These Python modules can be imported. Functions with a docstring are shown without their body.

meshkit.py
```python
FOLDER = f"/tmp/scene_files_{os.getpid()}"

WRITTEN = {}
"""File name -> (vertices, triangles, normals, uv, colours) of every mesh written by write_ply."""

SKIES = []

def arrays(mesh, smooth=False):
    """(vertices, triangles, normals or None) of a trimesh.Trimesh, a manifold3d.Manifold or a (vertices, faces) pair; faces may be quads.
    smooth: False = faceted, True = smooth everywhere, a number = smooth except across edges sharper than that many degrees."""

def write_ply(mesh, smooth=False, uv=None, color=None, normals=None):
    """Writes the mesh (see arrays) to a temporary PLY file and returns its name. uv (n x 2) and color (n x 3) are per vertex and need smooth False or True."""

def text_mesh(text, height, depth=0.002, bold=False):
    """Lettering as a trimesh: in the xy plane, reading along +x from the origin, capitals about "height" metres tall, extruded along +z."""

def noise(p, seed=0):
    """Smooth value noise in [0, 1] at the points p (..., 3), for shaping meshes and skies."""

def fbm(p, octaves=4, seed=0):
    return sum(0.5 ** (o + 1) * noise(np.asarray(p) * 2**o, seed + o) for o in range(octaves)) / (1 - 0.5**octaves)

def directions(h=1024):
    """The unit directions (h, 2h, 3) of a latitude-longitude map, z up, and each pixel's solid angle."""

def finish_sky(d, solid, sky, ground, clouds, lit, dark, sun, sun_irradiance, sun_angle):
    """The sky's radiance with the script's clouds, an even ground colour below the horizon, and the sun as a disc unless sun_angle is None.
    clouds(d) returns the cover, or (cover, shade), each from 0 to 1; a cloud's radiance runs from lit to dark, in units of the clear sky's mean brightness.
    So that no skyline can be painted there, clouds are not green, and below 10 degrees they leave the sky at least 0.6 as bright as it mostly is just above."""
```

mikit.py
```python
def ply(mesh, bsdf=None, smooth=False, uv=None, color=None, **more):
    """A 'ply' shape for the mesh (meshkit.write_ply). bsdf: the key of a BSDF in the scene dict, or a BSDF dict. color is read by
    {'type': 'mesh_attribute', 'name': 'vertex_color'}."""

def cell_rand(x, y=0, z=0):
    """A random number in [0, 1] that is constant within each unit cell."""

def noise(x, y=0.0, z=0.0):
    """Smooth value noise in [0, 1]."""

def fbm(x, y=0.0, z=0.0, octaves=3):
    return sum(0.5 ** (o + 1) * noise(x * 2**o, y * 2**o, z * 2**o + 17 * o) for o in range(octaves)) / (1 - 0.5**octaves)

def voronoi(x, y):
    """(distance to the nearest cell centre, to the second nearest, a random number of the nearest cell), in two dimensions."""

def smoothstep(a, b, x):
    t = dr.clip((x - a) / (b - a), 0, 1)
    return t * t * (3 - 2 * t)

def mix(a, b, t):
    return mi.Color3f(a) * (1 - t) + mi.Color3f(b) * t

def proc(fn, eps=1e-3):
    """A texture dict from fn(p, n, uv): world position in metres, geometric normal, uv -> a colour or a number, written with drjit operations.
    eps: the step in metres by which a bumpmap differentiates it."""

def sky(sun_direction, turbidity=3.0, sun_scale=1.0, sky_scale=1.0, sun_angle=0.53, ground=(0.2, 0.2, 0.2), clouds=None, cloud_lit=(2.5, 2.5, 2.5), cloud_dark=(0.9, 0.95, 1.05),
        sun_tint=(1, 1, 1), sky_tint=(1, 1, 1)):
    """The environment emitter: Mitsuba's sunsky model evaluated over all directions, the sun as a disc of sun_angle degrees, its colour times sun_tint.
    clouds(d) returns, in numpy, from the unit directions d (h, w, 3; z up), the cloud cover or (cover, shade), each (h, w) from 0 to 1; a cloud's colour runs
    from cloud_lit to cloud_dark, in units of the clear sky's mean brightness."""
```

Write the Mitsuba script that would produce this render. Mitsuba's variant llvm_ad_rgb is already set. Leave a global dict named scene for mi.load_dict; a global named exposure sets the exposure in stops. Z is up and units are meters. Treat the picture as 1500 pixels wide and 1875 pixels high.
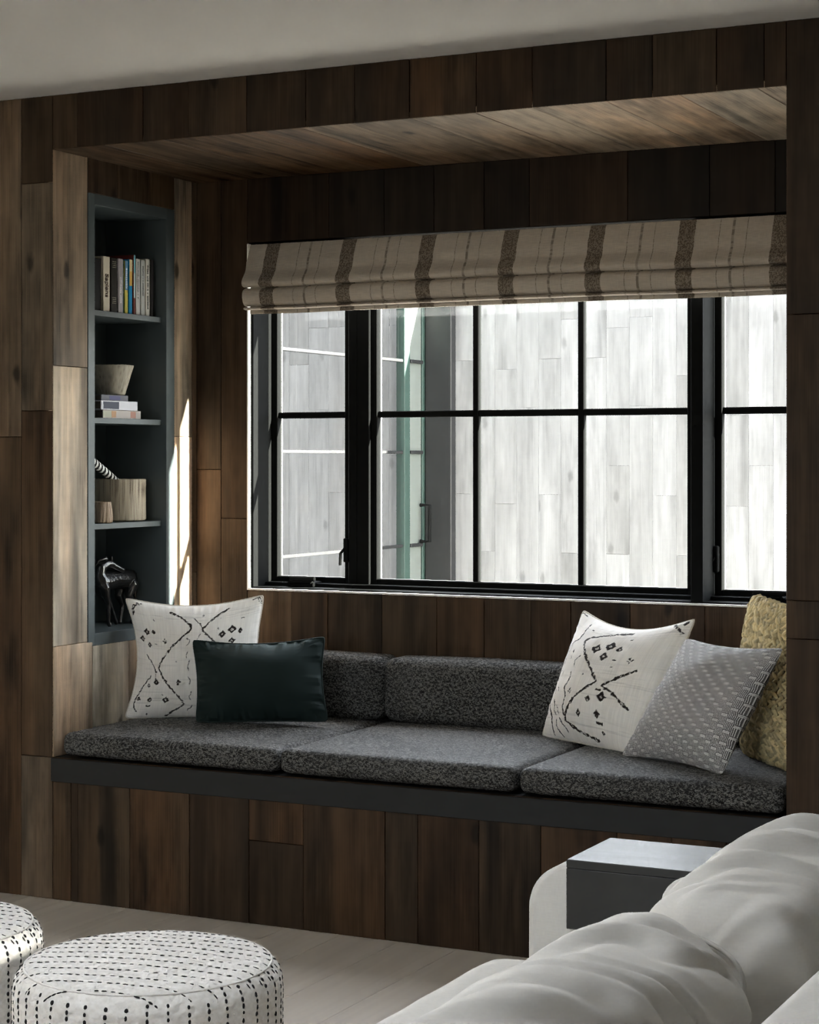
import math, random
import numpy as np, trimesh, manifold3d as m3
import drjit as dr, mitsuba as mi
import mikit, meshkit
from mikit import noise, fbm, voronoi, cell_rand, smoothstep, mix

T = mi.ScalarTransform4f
scene, labels = {}, {}
RNG = np.random.default_rng(7)
rnd = random.Random(11)

# ---------------------------------------------------------------- camera, sky, exposure
YAW, F, DIST, CAMX, CAMZ = math.radians(26.4), 3560.0, 4.8047, 0.0, 1.34
scene['camera'] = {'type': 'perspective', 'fov': 2 * math.degrees(math.atan(750 / F)), 'fov_axis': 'x', 'near_clip': 0.05, 'far_clip': 200,
                   'principal_point_offset_x': 0.0, 'principal_point_offset_y': (937.5 - 838.0) / 1875.0,
                   'to_world': T().look_at(origin=[CAMX, -DIST, CAMZ], target=[CAMX - math.sin(YAW), -DIST + math.cos(YAW), CAMZ], up=[0, 0, 1])}
SUN = (1.0, 0.205, 0.43)
scene['sky'] = mikit.sky(SUN, turbidity=3.0, sun_scale=11.0, sun_tint=(0.76, 0.98, 1.42), sky_scale=8.5, ground=(0.3, 0.29, 0.27), sky_tint=(0.98, 0.97, 0.95),
    clouds=lambda d: 0.55 + 0.4 * meshkit.fbm(d * 3.0, 4, 2), cloud_lit=(1.45, 1.47, 1.50), cloud_dark=(0.9, 0.92, 0.95))
exposure = 3.45

# ---------------------------------------------------------------- materials
def rgb(c): return {'type': 'rgb', 'value': [float(x) for x in c]}
def wood_col(p, n, uv):
    tone = dr.floor(uv.x / 16.0); s = uv.x - tone * 16.0
    idn = dr.floor(uv.y / 2.0); w = uv.y - idn * 2.0
    r1, r2 = cell_rand(idn, 3), cell_rand(idn, 8)
    warp = (fbm(s * 1.6 + r1 * 40, w * 9, idn * 1.37) - 0.5)
    ww = w + 0.05 * warp + 0.006 * (noise(s * 8 + r1 * 9, w * 22, idn * 1.9) - 0.5)
    ring = noise(s * 1.1 + r2 * 30, ww * 75, idn * 2.1)
    mott = fbm(s * 11 + r2 * 4, ww * 46, idn * 2.3)
    fine = noise(s * 7, w * 420, idn * 0.7)
    blot = fbm(s * 2.2 + r1 * 17, w * 11, idn * 3.3)
    saw = noise(s * 95, w * 14, idn)
    d1, d2, rc = voronoi(s * 2.6 + r1 * 9, w * 5.5 + idn * 3.17)
    knot = (1 - smoothstep(0.03, 0.11, d1 + 0.03 * (noise(s * 60, w * 120) - 0.5))) * dr.select(rc > 0.74, 1.0, 0.0)
    crack = (1 - smoothstep(0.0, 0.012, dr.abs(noise(s * 2.0, idn * 1.9) - 0.5 + (w - 0.07) * 3.0))) * smoothstep(0.55, 0.7, noise(s * 1.3 + r2 * 7, idn * 5.0))
    stain = smoothstep(0.52, 0.78, fbm(s * 1.3 + r2 * 21, w * 13, idn * 4.1)) * 0.6
    hue = smoothstep(0.35, 0.7, fbm(s * 1.1 + r1 * 13, w * 8, idn * 2.9))
    k = tone / 16.0
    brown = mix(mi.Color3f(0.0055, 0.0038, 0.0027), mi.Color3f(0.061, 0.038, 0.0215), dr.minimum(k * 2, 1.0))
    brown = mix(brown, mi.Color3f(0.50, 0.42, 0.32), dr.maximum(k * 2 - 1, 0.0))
    white = mix(mi.Color3f(0.200, 0.200, 0.199), mi.Color3f(0.255, 0.256, 0.258), (tone - 20) / 8.0)
    iswhite = dr.select(tone > 18.5, 1.0, 0.0)
    base = mix(brown, white, iswhite)
    base = mix(base, base * mi.Color3f(1.22, 0.97, 0.78), (0.5 * r2 + 0.6 * hue - 0.2) * (1 - iswhite))
    amp = 1 - 0.62 * iswhite
    v = 1 + amp * (0.45 * (ring - 0.5) + 0.40 * (fine - 0.5) + 1.5 * (blot - 0.5) + 0.85 * (mott - 0.5) + 0.55 * (fbm(s * 1.8 + r2 * 5, ww * 24, idn * 1.1) - 0.5) + 0.05 * (saw - 0.5))
    v = dr.maximum(v, 0.12) * (1 - stain * (1 - 0.75 * iswhite)) * 1.12 * (1 - (0.75 - 0.45 * iswhite) * knot) * (1 - 0.7 * (1 - 0.6 * iswhite) * crack)
    return base * v
def wood_h(p, n, uv):
    tone = dr.floor(uv.x / 16.0); s = uv.x - tone * 16.0
    idn = dr.floor(uv.y / 2.0); w = uv.y - idn * 2.0
    return 0.6 * noise(s * 5, w * 330, idn * 0.7) + 0.12 * noise(s * 90, w * 12, idn) + 1.2 * noise(s * 3, w * 45, idn)
scene['wood'] = {'type': 'twosided', 'b': {'type': 'bumpmap', 'arbitrary': mikit.proc(wood_h, 4e-4), 'scale': 0.0007,
    'b': {'type': 'principled', 'base_color': mikit.proc(wood_col), 'roughness': 0.6, 'specular': 0.2}}}

def plain(name, col, rough=0.5, spec=0.5, **k):
    scene[name] = {'type': 'twosided', 'b': {'type': 'principled', 'base_color': rgb(col), 'roughness': rough, 'specular': spec, **k}}
plain('plaster', (0.53, 0.517, 0.495), 0.9, 0.2)
plain('white_trim', (0.82, 0.80, 0.76), 0.6, 0.3)
plain('black_metal', (0.007, 0.0075, 0.0075), 0.65, 0.03)
plain('ledge_paint', (0.014, 0.0152, 0.0156), 0.55, 0.3)
plain('shelf_paint', (0.058, 0.073, 0.076), 0.42, 0.5)
plain('dark_void', (0.01, 0.009, 0.008), 0.9, 0.1)
plain('spacer', (0.30, 0.31, 0.31), 0.4, 0.5)
plain('door_green', (0.03, 0.055, 0.047), 0.35, 0.5)
plain('door_pale', (0.13, 0.145, 0.135), 0.4, 0.5)
plain('column_grey', (0.014, 0.0148, 0.016), 0.45, 0.5)
plain('patio_stone', (0.27, 0.265, 0.255), 0.85, 0.2)
plain('dark_bronze', (0.006, 0.006, 0.006), 0.22, 0.7)
plain('stitch_black', (0.012, 0.012, 0.013), 0.8, 0.2)
plain('piping_cloth', (0.62, 0.58, 0.51), 0.8, 0.2)
scene['glass_grey'] = {'type': 'thindielectric', 'int_ior': 1.5, 'specular_transmittance': {'type': 'rgb', 'value': [0.60, 0.60, 0.60]}}
scene['glass'] = {'type': 'thindielectric', 'int_ior': 1.5}
VC = {'type': 'mesh_attribute', 'name': 'vertex_color'}
scene['painted'] = {'type': 'twosided', 'b': {'type': 'principled', 'base_color': VC, 'roughness': 0.6, 'specular': 0.15}}
scene['fabric_vc'] = {'type': 'twosided', 'b': {'type': 'principled', 'base_color': VC, 'roughness': 0.85, 'specular': 0.15, 'sheen': 0.5}}

def boucle_dark(p, n, uv):
    a = noise(p.x * 380, p.y * 380, p.z * 380)
    b = noise(p.x * 190 + 9, p.y * 190, p.z * 190)
    k = smoothstep(0.30, 0.84, 0.55 * a + 0.45 * b + 0.12 * (fbm(p.x * 6, p.y * 6, p.z * 6) - 0.5))
    return mix(mi.Color3f(0.010, 0.0098, 0.0095), mi.Color3f(0.17, 0.168, 0.16), k)
scene['boucle_dark'] = {'type': 'twosided', 'b': {'type': 'principled', 'base_color': mikit.proc(boucle_dark), 'roughness': 0.8, 'specular': 0.25, 'sheen': 0.8}}
def boucle_h(p, n, uv):
    return 1.0 * noise(p.x * 150, p.y * 150, p.z * 150) + 0.6 * noise(p.x * 340, p.y * 340, p.z * 340)
def boucle_white(p, n, uv):
    return mix(mi.Color3f(0.61, 0.59, 0.55), mi.Color3f(0.84, 0.83, 0.80), fbm(p.x * 130, p.y * 130, p.z * 130))
scene['boucle_white'] = {'type': 'twosided', 'b': {'type': 'bumpmap', 'arbitrary': mikit.proc(boucle_h, 1e-3), 'scale': 0.0016,
    'b': {'type': 'principled', 'base_color': mikit.proc(boucle_white), 'roughness': 0.9, 'specular': 0.15, 'sheen': 0.3}}}
def linen(p, n, uv):
    f = noise(p.x * 420, p.y * 420, p.z * 90) * 0.5 + noise(p.x * 90, p.y * 90, p.z * 420) * 0.5
    return mix(mi.Color3f(0.555, 0.54, 0.505), mi.Color3f(0.60, 0.585, 0.55), f)
scene['linen'] = {'type': 'twosided', 'b': {'type': 'principled', 'base_color': mikit.proc(linen), 'roughness': 0.85, 'specular': 0.2, 'sheen': 0.2}}
def velvet(p, n, uv):
    return mix(mi.Color3f(0.009, 0.016, 0.0155), mi.Color3f(0.018, 0.029, 0.028), fbm(p.x * 14, p.y * 14, p.z * 14))
scene['velvet'] = {'type': 'twosided', 'b': {'type': 'principled', 'base_color': mikit.proc(velvet), 'roughness': 0.75, 'specular': 0.1, 'sheen': 1.0, 'sheen_tint': 0.4}}
def weave(p, n, uv):
    a, b = uv.x * 0.42 / 0.0185, uv.y * 0.42 / 0.036
    ci = dr.floor(a); fa = a - ci
    off = cell_rand(0, 0, 4) + 0.37 * ci
    b2 = b + off; fb = b2 - dr.floor(b2)
    l = fa * 5.0; fl = dr.abs(l - dr.floor(l) - 0.5)
    vert = (1 - smoothstep(0.10, 0.19, fl))
    bar = dr.select((fb > 0.80) & (fa > 0.12) & (fa < 0.88), 1.0, 0.0)
    gap = dr.select(fb < 0.06, 1.0, 0.0)
    hb = dr.maximum(1 - smoothstep(0.028, 0.045, dr.abs(fb - 0.845)), 1 - smoothstep(0.028, 0.045, dr.abs(fb - 0.955)))
    m = dr.select(bar > 0.5, hb, vert * (1 - gap))
    return mix(mi.Color3f(0.105, 0.10, 0.098), mi.Color3f(0.82, 0.81, 0.79), m)
scene['weave'] = {'type': 'twosided', 'b': {'type': 'principled', 'base_color': mikit.proc(weave), 'roughness': 0.8, 'specular': 0.2, 'sheen': 0.4}}
def shade_cloth(p, n, uv):
    x, v = uv.x, uv.y
    q = (x + 3.285) / 0.288; q = q - dr.floor(q + 0.5)          # -0.5..0.5, band at 0
    d = dr.abs(q) * 0.288
    edge = (noise(x * 900, v * 160) - 0.5) * 0.002
    band = 1 - smoothstep(0.0245, 0.0265, d + edge)
    dots = smoothstep(0.45, 0.6, noise(x * 420, v * 300))
    mid = 0.144 - d
    l1 = (1 - smoothstep(0.003, 0.005, mid)) * (0.55 + 0.45 * smoothstep(0.4, 0.6, noise(v * 160, x * 30)))
    l2 = (1 - smoothstep(0.0008, 0.002, dr.abs(mid - 0.042))) * (0.5 + 0.5 * smoothstep(0.4, 0.6, noise(v * 220, x * 40)))
    thread = 0.88 + 0.16 * noise(x * 60, v * 800) + 0.08 * noise(x * 900, v * 60)
    base = mi.Color3f(0.47, 0.415, 0.35) * thread
    base = mix(base, mi.Color3f(0.115, 0.088, 0.064), band * (0.72 + 0.28 * dots))
    return mix(base, mi.Color3f(0.13, 0.10, 0.075), dr.maximum(l1 * 0.75, l2 * 0.7))
scene['shade_cloth'] = {'type': 'twosided', 'b': {'type': 'principled', 'base_color': mikit.proc(shade_cloth), 'roughness': 0.8, 'specular': 0.25, 'sheen': 0.2}}
def dark_oak(p, n, uv):
    g = noise((p.y + 0.06 * fbm(p.x * 5, p.y * 4, p.z * 5)) * 120, p.x * 4, p.z * 4)
    r = noise(fbm(p.x * 3, p.y * 3.2, p.z * 3) * 26, 0.5)
    return mix(mi.Color3f(0.004, 0.0042, 0.004), mi.Color3f(0.018, 0.018, 0.0165), 0.5 * g + 0.5 * r)
def dark_oak_h(p, n, uv):
    return noise((p.y + p.x * 0.1) * 260, p.x * 6, p.z * 6) + noise(fbm(p.x * 3, p.y * 3.2, p.z * 3) * 26, 0.5)
scene['dark_oak'] = {'type': 'twosided', 'b': {'type': 'bumpmap', 'arbitrary': mikit.proc(dark_oak_h, 6e-4), 'scale': 0.0004,
    'b': {'type': 'principled', 'base_color': mikit.proc(dark_oak), 'roughness': 0.30, 'specular': 0.6}}}
def oak_floor(p, n, uv):
    idn = dr.floor(uv.y / 2.0); w = uv.y - idn * 2.0; s = uv.x
    g = fbm(s * 1.5, (w + 0.02 * noise(s * 2, w * 9)) * 60, idn * 1.7)
    t = cell_rand(idn, 5)
    return mix(mi.Color3f(0.42, 0.37, 0.31), mi.Color3f(0.55, 0.50, 0.43), 0.6 * g + 0.4 * t)
scene['oak_floor'] = {'type': 'twosided', 'b': {'type': 'principled', 'base_color': mikit.proc(oak_floor), 'roughness': 0.5, 'specular': 0.4}}

# ---------------------------------------------------------------- helpers
used = {}
def fresh(key):
    k = used.get(key, -1) + 1; used[key] = k
    return key if k == 0 else f'{key}_{k:03d}'
def tag(key, label=None, cat=None, group=None, kind=None):
    d = labels.setdefault(key, {})
    for a, b in (('label', label), ('category', cat), ('group', group), ('kind', kind)):
        if b: d[a] = b
def obj(name, mesh, bsdf, parent=None, smooth=False, uv=None, color=None, **more):
    key = fresh(f'{parent}__{name}' if parent else name)
    scene[key] = mikit.ply(mesh, bsdf, smooth=smooth, uv=uv, color=color, **more)
    return key
def thing(name, label, cat, group=None):
    key = fresh(name); tag(key, label, cat, group); return key
def struct(key): tag(key, kind='structure'); return key

_CB = None
def cbox_v(x0, x1, y0, y1, z0, z1, b):
    b = min(b, 0.45 * min(x1 - x0, y1 - y0, z1 - z0))
    v = []
    for sx in (0, 1):
        for sy in (0, 1):
            for sz in (0, 1):
                X, Y, Z = (x0, x1)[sx], (y0, y1)[sy], (z0, z1)[sz]
                ix, iy, iz = (b, -b)[sx], (b, -b)[sy], (b, -b)[sz]
                v += [(X, Y + iy, Z + iz), (X + ix, Y, Z + iz), (X + ix, Y + iy, Z)]
    return np.array(v)
_f = trimesh.convex.convex_hull(cbox_v(0, 1, 0, 1, 0, 1, 0.1))
_tmpl = cbox_v(0, 1, 0, 1, 0, 1, 0.1)
_idx = [int(np.argmin(((_tmpl - q) ** 2).sum(1))) for q in _f.vertices]
CB_FACES = np.array(_idx)[_f.faces]
def box(x0, x1, y0, y1, z0, z1, b=0.002):
    return trimesh.Trimesh(cbox_v(min(x0, x1), max(x0, x1), min(y0, y1), max(y0, y1), min(z0, z1), max(z0, z1), b), CB_FACES, process=False)
def cat(ms): return trimesh.util.concatenate(ms)
PID = [0]
def plank(parent, origin, es, ew, en, s0, s1, w0, w1, tone, th=0.018, lift=0.0, gap=0.0007, name='plank', mat='wood', ch=0.0012):
    """One board as a part of its wall: s along its length, w across, top face at lift along en."""
    PID[0] += 1
    v = cbox_v(s0 + gap, s1 - gap, w0 + gap, w1 - gap, -th, lift, ch)
    es, ew, en = (np.array(a, float) for a in (es, ew, en))
    P = np.array(origin, float) + v[:, :1] * es + v[:, 1:2] * ew + v[:, 2:] * en
    f = CB_FACES if np.dot(np.cross(es, ew), en) > 0 else CB_FACES[:, ::-1]
    uv = np.stack([max(tone, 0) * 16.0 + 6.0 + v[:, 0], PID[0] * 2.0 + 0.5 + (v[:, 1] - w0) + v[:, 2]], 1)
    if mat != 'wood': uv[:, 0] = v[:, 0]
    v2 = np.asarray(P)
    return obj(name, trimesh.Trimesh(v2, f, process=False), mat, parent, uv=uv)
def softbox(size, r, step=0.01, crown=0.0):
    """A cushion block centred at the origin: rounded edges, crowned faces; returns a merged fine mesh."""
    sx, sy, sz = size
    V, Fc, off = [], [], 0
    for ax in range(3):
        o = [a for a in range(3) if a != ax]
        n0, n1 = (max(2, int(size[a] / step)) for a in o)
        g0, g1 = np.meshgrid(np.linspace(-1, 1, n0 + 1), np.linspace(-1, 1, n1 + 1), indexing='ij')
        idx = np.arange((n0 + 1) * (n1 + 1)).reshape(n0 + 1, n1 + 1)
        q = np.stack([idx[:-1, :-1], idx[1:, :-1], idx[1:, 1:], idx[:-1, 1:]], -1).reshape(-1, 4)
        tri = np.vstack([q[:, [0, 1, 2]], q[:, [0, 2, 3]]])
        for sgn in (-1, 1):
            P = np.zeros((g0.size, 3)); P[:, o[0]] = g0.ravel(); P[:, o[1]] = g1.ravel(); P[:, ax] = sgn
            flip = (sgn > 0) == (ax == 1)
            V.append(P); Fc.append((tri[:, ::-1] if flip else tri) + off); off += len(P)
    P = np.vstack(V) * np.array(size) / 2
    m = trimesh.Trimesh(P, np.vstack(Fc), process=False); m.merge_vertices(digits_vertex=6)
    P = np.array(m.vertices); h = np.array(size) / 2
    inner = np.clip(P, -(h - r), h - r); d = P - inner
    L = np.linalg.norm(d, axis=1, keepdims=True)
    N = d / np.maximum(L, 1e-9)
    P = inner + N * r
    U = P / h
    if crown:
        c = np.cos(np.clip(U, -1, 1) * np.pi / 2) ** 0.6
        for ax in range(3):
            o = [a for a in range(3) if a != ax]
            P[:, ax] += np.sign(N[:, ax]) * (np.abs(N[:, ax]) ** 2) * crown * np.clip(c[:, o[0]], 0, 1) * np.clip(c[:, o[1]], 0, 1)
    m = trimesh.Trimesh(P, m.faces, process=False)
    if m.volume < 0: m.invert()
    return m
def displace(m, amp, freq, seed=0, octaves=1):
    n = np.array(m.vertex_normals); p = np.array(m.vertices)
    m2 = m.copy(); m2.vertices = p + n * (amp * (meshkit.fbm(p * freq, octaves, seed) - 0.5) * 2)[:, None]
    return m2
def moved(m, loc=(0, 0, 0), rx=0, ry=0, rz=0):
    m = m.copy()
    for a, ax in ((rx, [1, 0, 0]), (ry, [0, 1, 0]), (rz, [0, 0, 1])):
        if a: m.apply_transform(trimesh.transformations.rotation_matrix(math.radians(a), ax))
    m.apply_translation(loc); return m
def tube(pts, r, n=8, caps=True):
    pts = np.asarray(pts, float); rr = np.broadcast_to(r, len(pts))
    t = np.gradient(pts, axis=0); t /= np.linalg.norm(t, axis=1, keepdims=True) + 1e-12
    up = np.array([0, 0, 1.0]) if abs(t[0][2]) < 0.9 else np.array([1.0, 0, 0])
    V = []
    for p, d, q in zip(pts, t, rr):
        a = np.cross(up, d); a /= np.linalg.norm(a); b = np.cross(d, a); up = b
        an = np.arange(n) / n * 2 * np.pi
        V.append(p + q * (np.cos(an)[:, None] * a + np.sin(an)[:, None] * b))
    k = len(pts); F_ = []
    for i in range(k - 1):
        for j in range(n):
            a, b, c, d = i * n + j, i * n + (j + 1) % n, (i + 1) * n + (j + 1) % n, (i + 1) * n + j
            F_ += [(a, b, c), (a, c, d)]
    V = np.vstack(V)
    if caps:
        V = np.vstack([V, pts[0], pts[-1]])
        for j in range(n):
            F_ += [(k * n, (j + 1) % n, j), (k * n + 1, (k - 1) * n + j, (k - 1) * n + (j + 1) % n)]
    return trimesh.Trimesh(V, F_, process=False)
def lathe(profile, n=48):
    """profile: (radius, z) from the bottom centre up; closed about z."""
    pr = np.asarray(profile, float); an = np.arange(n) / n * 2 * np.pi
    V = np.stack([pr[:, None, 0] * np.cos(an), pr[:, None, 0] * np.sin(an), np.broadcast_to(pr[:, None, 1], (len(pr), n))], -1).reshape(-1, 3)
    F_ = []
    for i in range(len(pr) - 1):
        j = np.arange(n); k = (j + 1) % n
        F_.append(np.stack([i * n + j, i * n + k, (i + 1) * n + k], 1)); F_.append(np.stack([i * n + j, (i + 1) * n + k, (i + 1) * n + j], 1))
    m = trimesh.Trimesh(V, np.vstack(F_), process=False); m.merge_vertices(); 
    return m

KILIM_A=[(0.0072,[(0.333,0.936),(0.407,0.904),(0.481,0.829),(0.485,0.786),(0.436,0.743),(0.344,0.648),(0.282,0.57),(0.227,0.482),(0.214,0.439),(0.247,0.369),(0.308,0.29),(0.386,0.204),(0.445,0.131),(0.369,0.073),(0.304,0.024)]),(0.0064,[(0.757,0.95),(0.705,0.916),(0.646,0.87),(0.586,0.802),(0.571,0.793),(0.617,0.733),(0.678,0.672),(0.748,0.594),(0.827,0.491),(0.868,0.423)]),(0.004,[(0.511,0.889),(0.549,0.846),(0.579,0.802)]),(0.0048,[(0.098,0.544),(0.15,0.482),(0.179,0.43),(0.194,0.403)]),(0.0048,[(0.146,0.368),(0.114,0.324),(0.072,0.244),(0.038,0.155),(0.043,0.094),(0.074,0.063)]),(0.0032,[(0.186,0.386),(0.199,0.298)]),(0.0048,[(0.118,0.98),(0.073,0.959),(0.042,0.915),(0.025,0.862)]),(0.0032,[(0.092,0.98),(0.05,0.946),(0.026,0.902)]),(0.004,[(0.919,0.985),(0.971,0.992),(0.994,0.949)]),(0.0032,[(0.956,0.988),(0.992,0.924)]),(0.0032,[(0.451,0.708),(0.481,0.695),(0.473,0.665),(0.451,0.652)]),(0.0032,[(0.462,0.595),(0.454,0.561),(0.459,0.539)]),(0.0032,[(0.477,0.509),(0.465,0.474),(0.471,0.422)]),(0.0032,[(0.465,0.37),(0.488,0.344),(0.477,0.309)]),(0.004,[(0.496,0.24),(0.48,0.205),(0.488,0.171)]),(0.0032,[(0.564,0.75),(0.534,0.699),(0.549,0.664)]),(0.004,[(0.504,0.119),(0.464,0.075)])]
MOTIF_A=[(0.119,0.742,0.0208,0),(0.179,0.746,0.0192,1),(0.131,0.632,0.0144,0),(0.188,0.645,0.008,2),(0.272,0.679,0.016,3),(0.365,0.504,0.008,1),(0.387,0.322,0.016,0),(0.2,0.316,0.0176,0),(0.136,0.284,0.016,1),(0.07,0.169,0.016,1),(0.161,0.166,0.0192,1),(0.159,0.109,0.016,2),(0.295,0.168,0.0192,0),(0.161,0.039,0.0088,1),(0.734,0.731,0.0224,0),(0.802,0.765,0.024,0),(0.866,0.743,0.0176,1),(0.811,0.667,0.0176,0),(0.699,0.788,0.008,1),(0.193,0.851,0.0072,1),(0.875,0.845,0.0064,2),(0.578,0.91,0.0064,1),(0.709,0.869,0.0056,2),(0.264,0.211,0.0072,1),(0.071,0.676,0.0176,0)]
KILIM_B=[(0.0064,[(0.209,0.937),(0.219,0.837),(0.216,0.793),(0.152,0.743),(0.075,0.646),(0.015,0.558),(-0.012,0.492)]),(0.0091,[(0.63,0.922),(0.515,0.901),(0.427,0.864),(0.338,0.826),(0.298,0.783),(0.331,0.743),(0.397,0.663),(0.48,0.569),(0.54,0.508),(0.591,0.455),(0.525,0.396),(0.431,0.315),(0.374,0.246),(0.341,0.172),(0.339,0.128),(0.408,0.097),(0.527,0.057),(0.649,0.035)]),(0.0091,[(0.851,0.577),(0.734,0.506),(0.671,0.457),(0.646,0.429),(0.724,0.389),(0.785,0.351),(0.882,0.286)]),(0.0073,[(0.886,0.974),(0.942,0.921),(0.98,0.883)]),(0.0073,[(0.006,0.314),(0.085,0.228),(0.166,0.143),(0.166,0.09),(0.179,0.022)]),(0.0036,[(0.152,0.743),(0.175,0.701),(0.151,0.654)]),(0.0045,[(0.227,0.689),(0.238,0.664)]),(0.0036,[(0.233,0.637),(0.238,0.611)]),(0.0036,[(0.355,0.65),(0.31,0.593),(0.328,0.552)]),(0.0036,[(0.147,0.601),(0.132,0.546),(0.145,0.503)]),(0.0064,[(0.308,0.497),(0.324,0.447),(0.291,0.373),(0.325,0.308),(0.296,0.226),(0.324,0.161)]),(0.0036,[(0.129,0.474),(0.135,0.422)]),(0.0045,[(0.139,0.36),(0.165,0.32)]),(0.0045,[(0.194,0.373),(0.213,0.34)]),(0.0045,[(0.168,0.267),(0.187,0.235),(0.189,0.191),(0.228,0.154)]),(0.0036,[(0.216,0.231),(0.26,0.168)]),(0.0054,[(0.233,0.128),(0.225,0.083),(0.275,0.022)]),(0.0045,[(0.275,0.135),(0.35,0.052)]),(0.0036,[(0.189,0.5),(0.181,0.455)]),(0.0036,[(-0.011,0.943),(0.016,0.981),(0.1,0.978)])]
MOTIF_B=[(0.461,0.734,0.029,0),(0.56,0.773,0.0309,0),(0.643,0.751,0.0236,1),(0.558,0.671,0.0254,0),(0.658,0.648,0.0136,2),(0.773,0.652,0.02,3),(0.663,0.59,0.0091,2),(0.677,0.851,0.0091,2),(0.446,0.501,0.0091,1),(0.073,0.324,0.0145,0),(0.362,0.348,0.0163,3),(0.564,0.312,0.02,1),(0.63,0.393,0.0182,2),(0.664,0.343,0.0254,0),(0.491,0.196,0.0236,1),(0.649,0.211,0.0254,1),(0.677,0.153,0.0236,2),(0.706,0.091,0.0136,1),(0.055,0.169,0.0127,0),(0.049,0.5,0.0082,1),(0.014,0.666,0.0109,0),(0.962,0.967,0.0182,1),(0.293,0.896,0.0109,2)]

# ---------------------------------------------------------------- the room shell
XL, XR, NB, NZ, CZ = -3.594, -1.326, 0.803, 2.276, 2.44      # niche jambs, niche depth, niche ceiling, room ceiling
OX0F, OX1F = -3.388, -1.50
RX0, RX1, RY0 = -6.2, 2.4, -7.2                               # the room beyond the frame
fl = struct(obj('floor', box(RX0, RX1, RY0, 0.9, -0.12, -0.016), 'dark_void'))
y = RY0
for i in range(48):
    w0 = RX0 + i * 0.18
    cut = RY0 + 1.0 + (i * 0.77) % 2.0
    segs = [RY0, cut, cut + 2.1, cut + 4.2, 0.02]
    segs = [s for s in segs if s < 0.02] + [0.02]
    for a, b in zip(segs[:-1], segs[1:]):
        if b - a > 0.05: plank(fl, (0, 0, 0), (0, 1, 0), (1, 0, 0), (0, 0, 1), a, b, w0, w0 + 0.18, 0, th=0.015, gap=0.0004, name='board', mat='oak_floor', ch=0.0008)
KX0, KX1, KY0, KY1 = -3.0, -1.1, -3.0, -2.33                  # a rooflight over the seating, behind the frame's top edge
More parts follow.
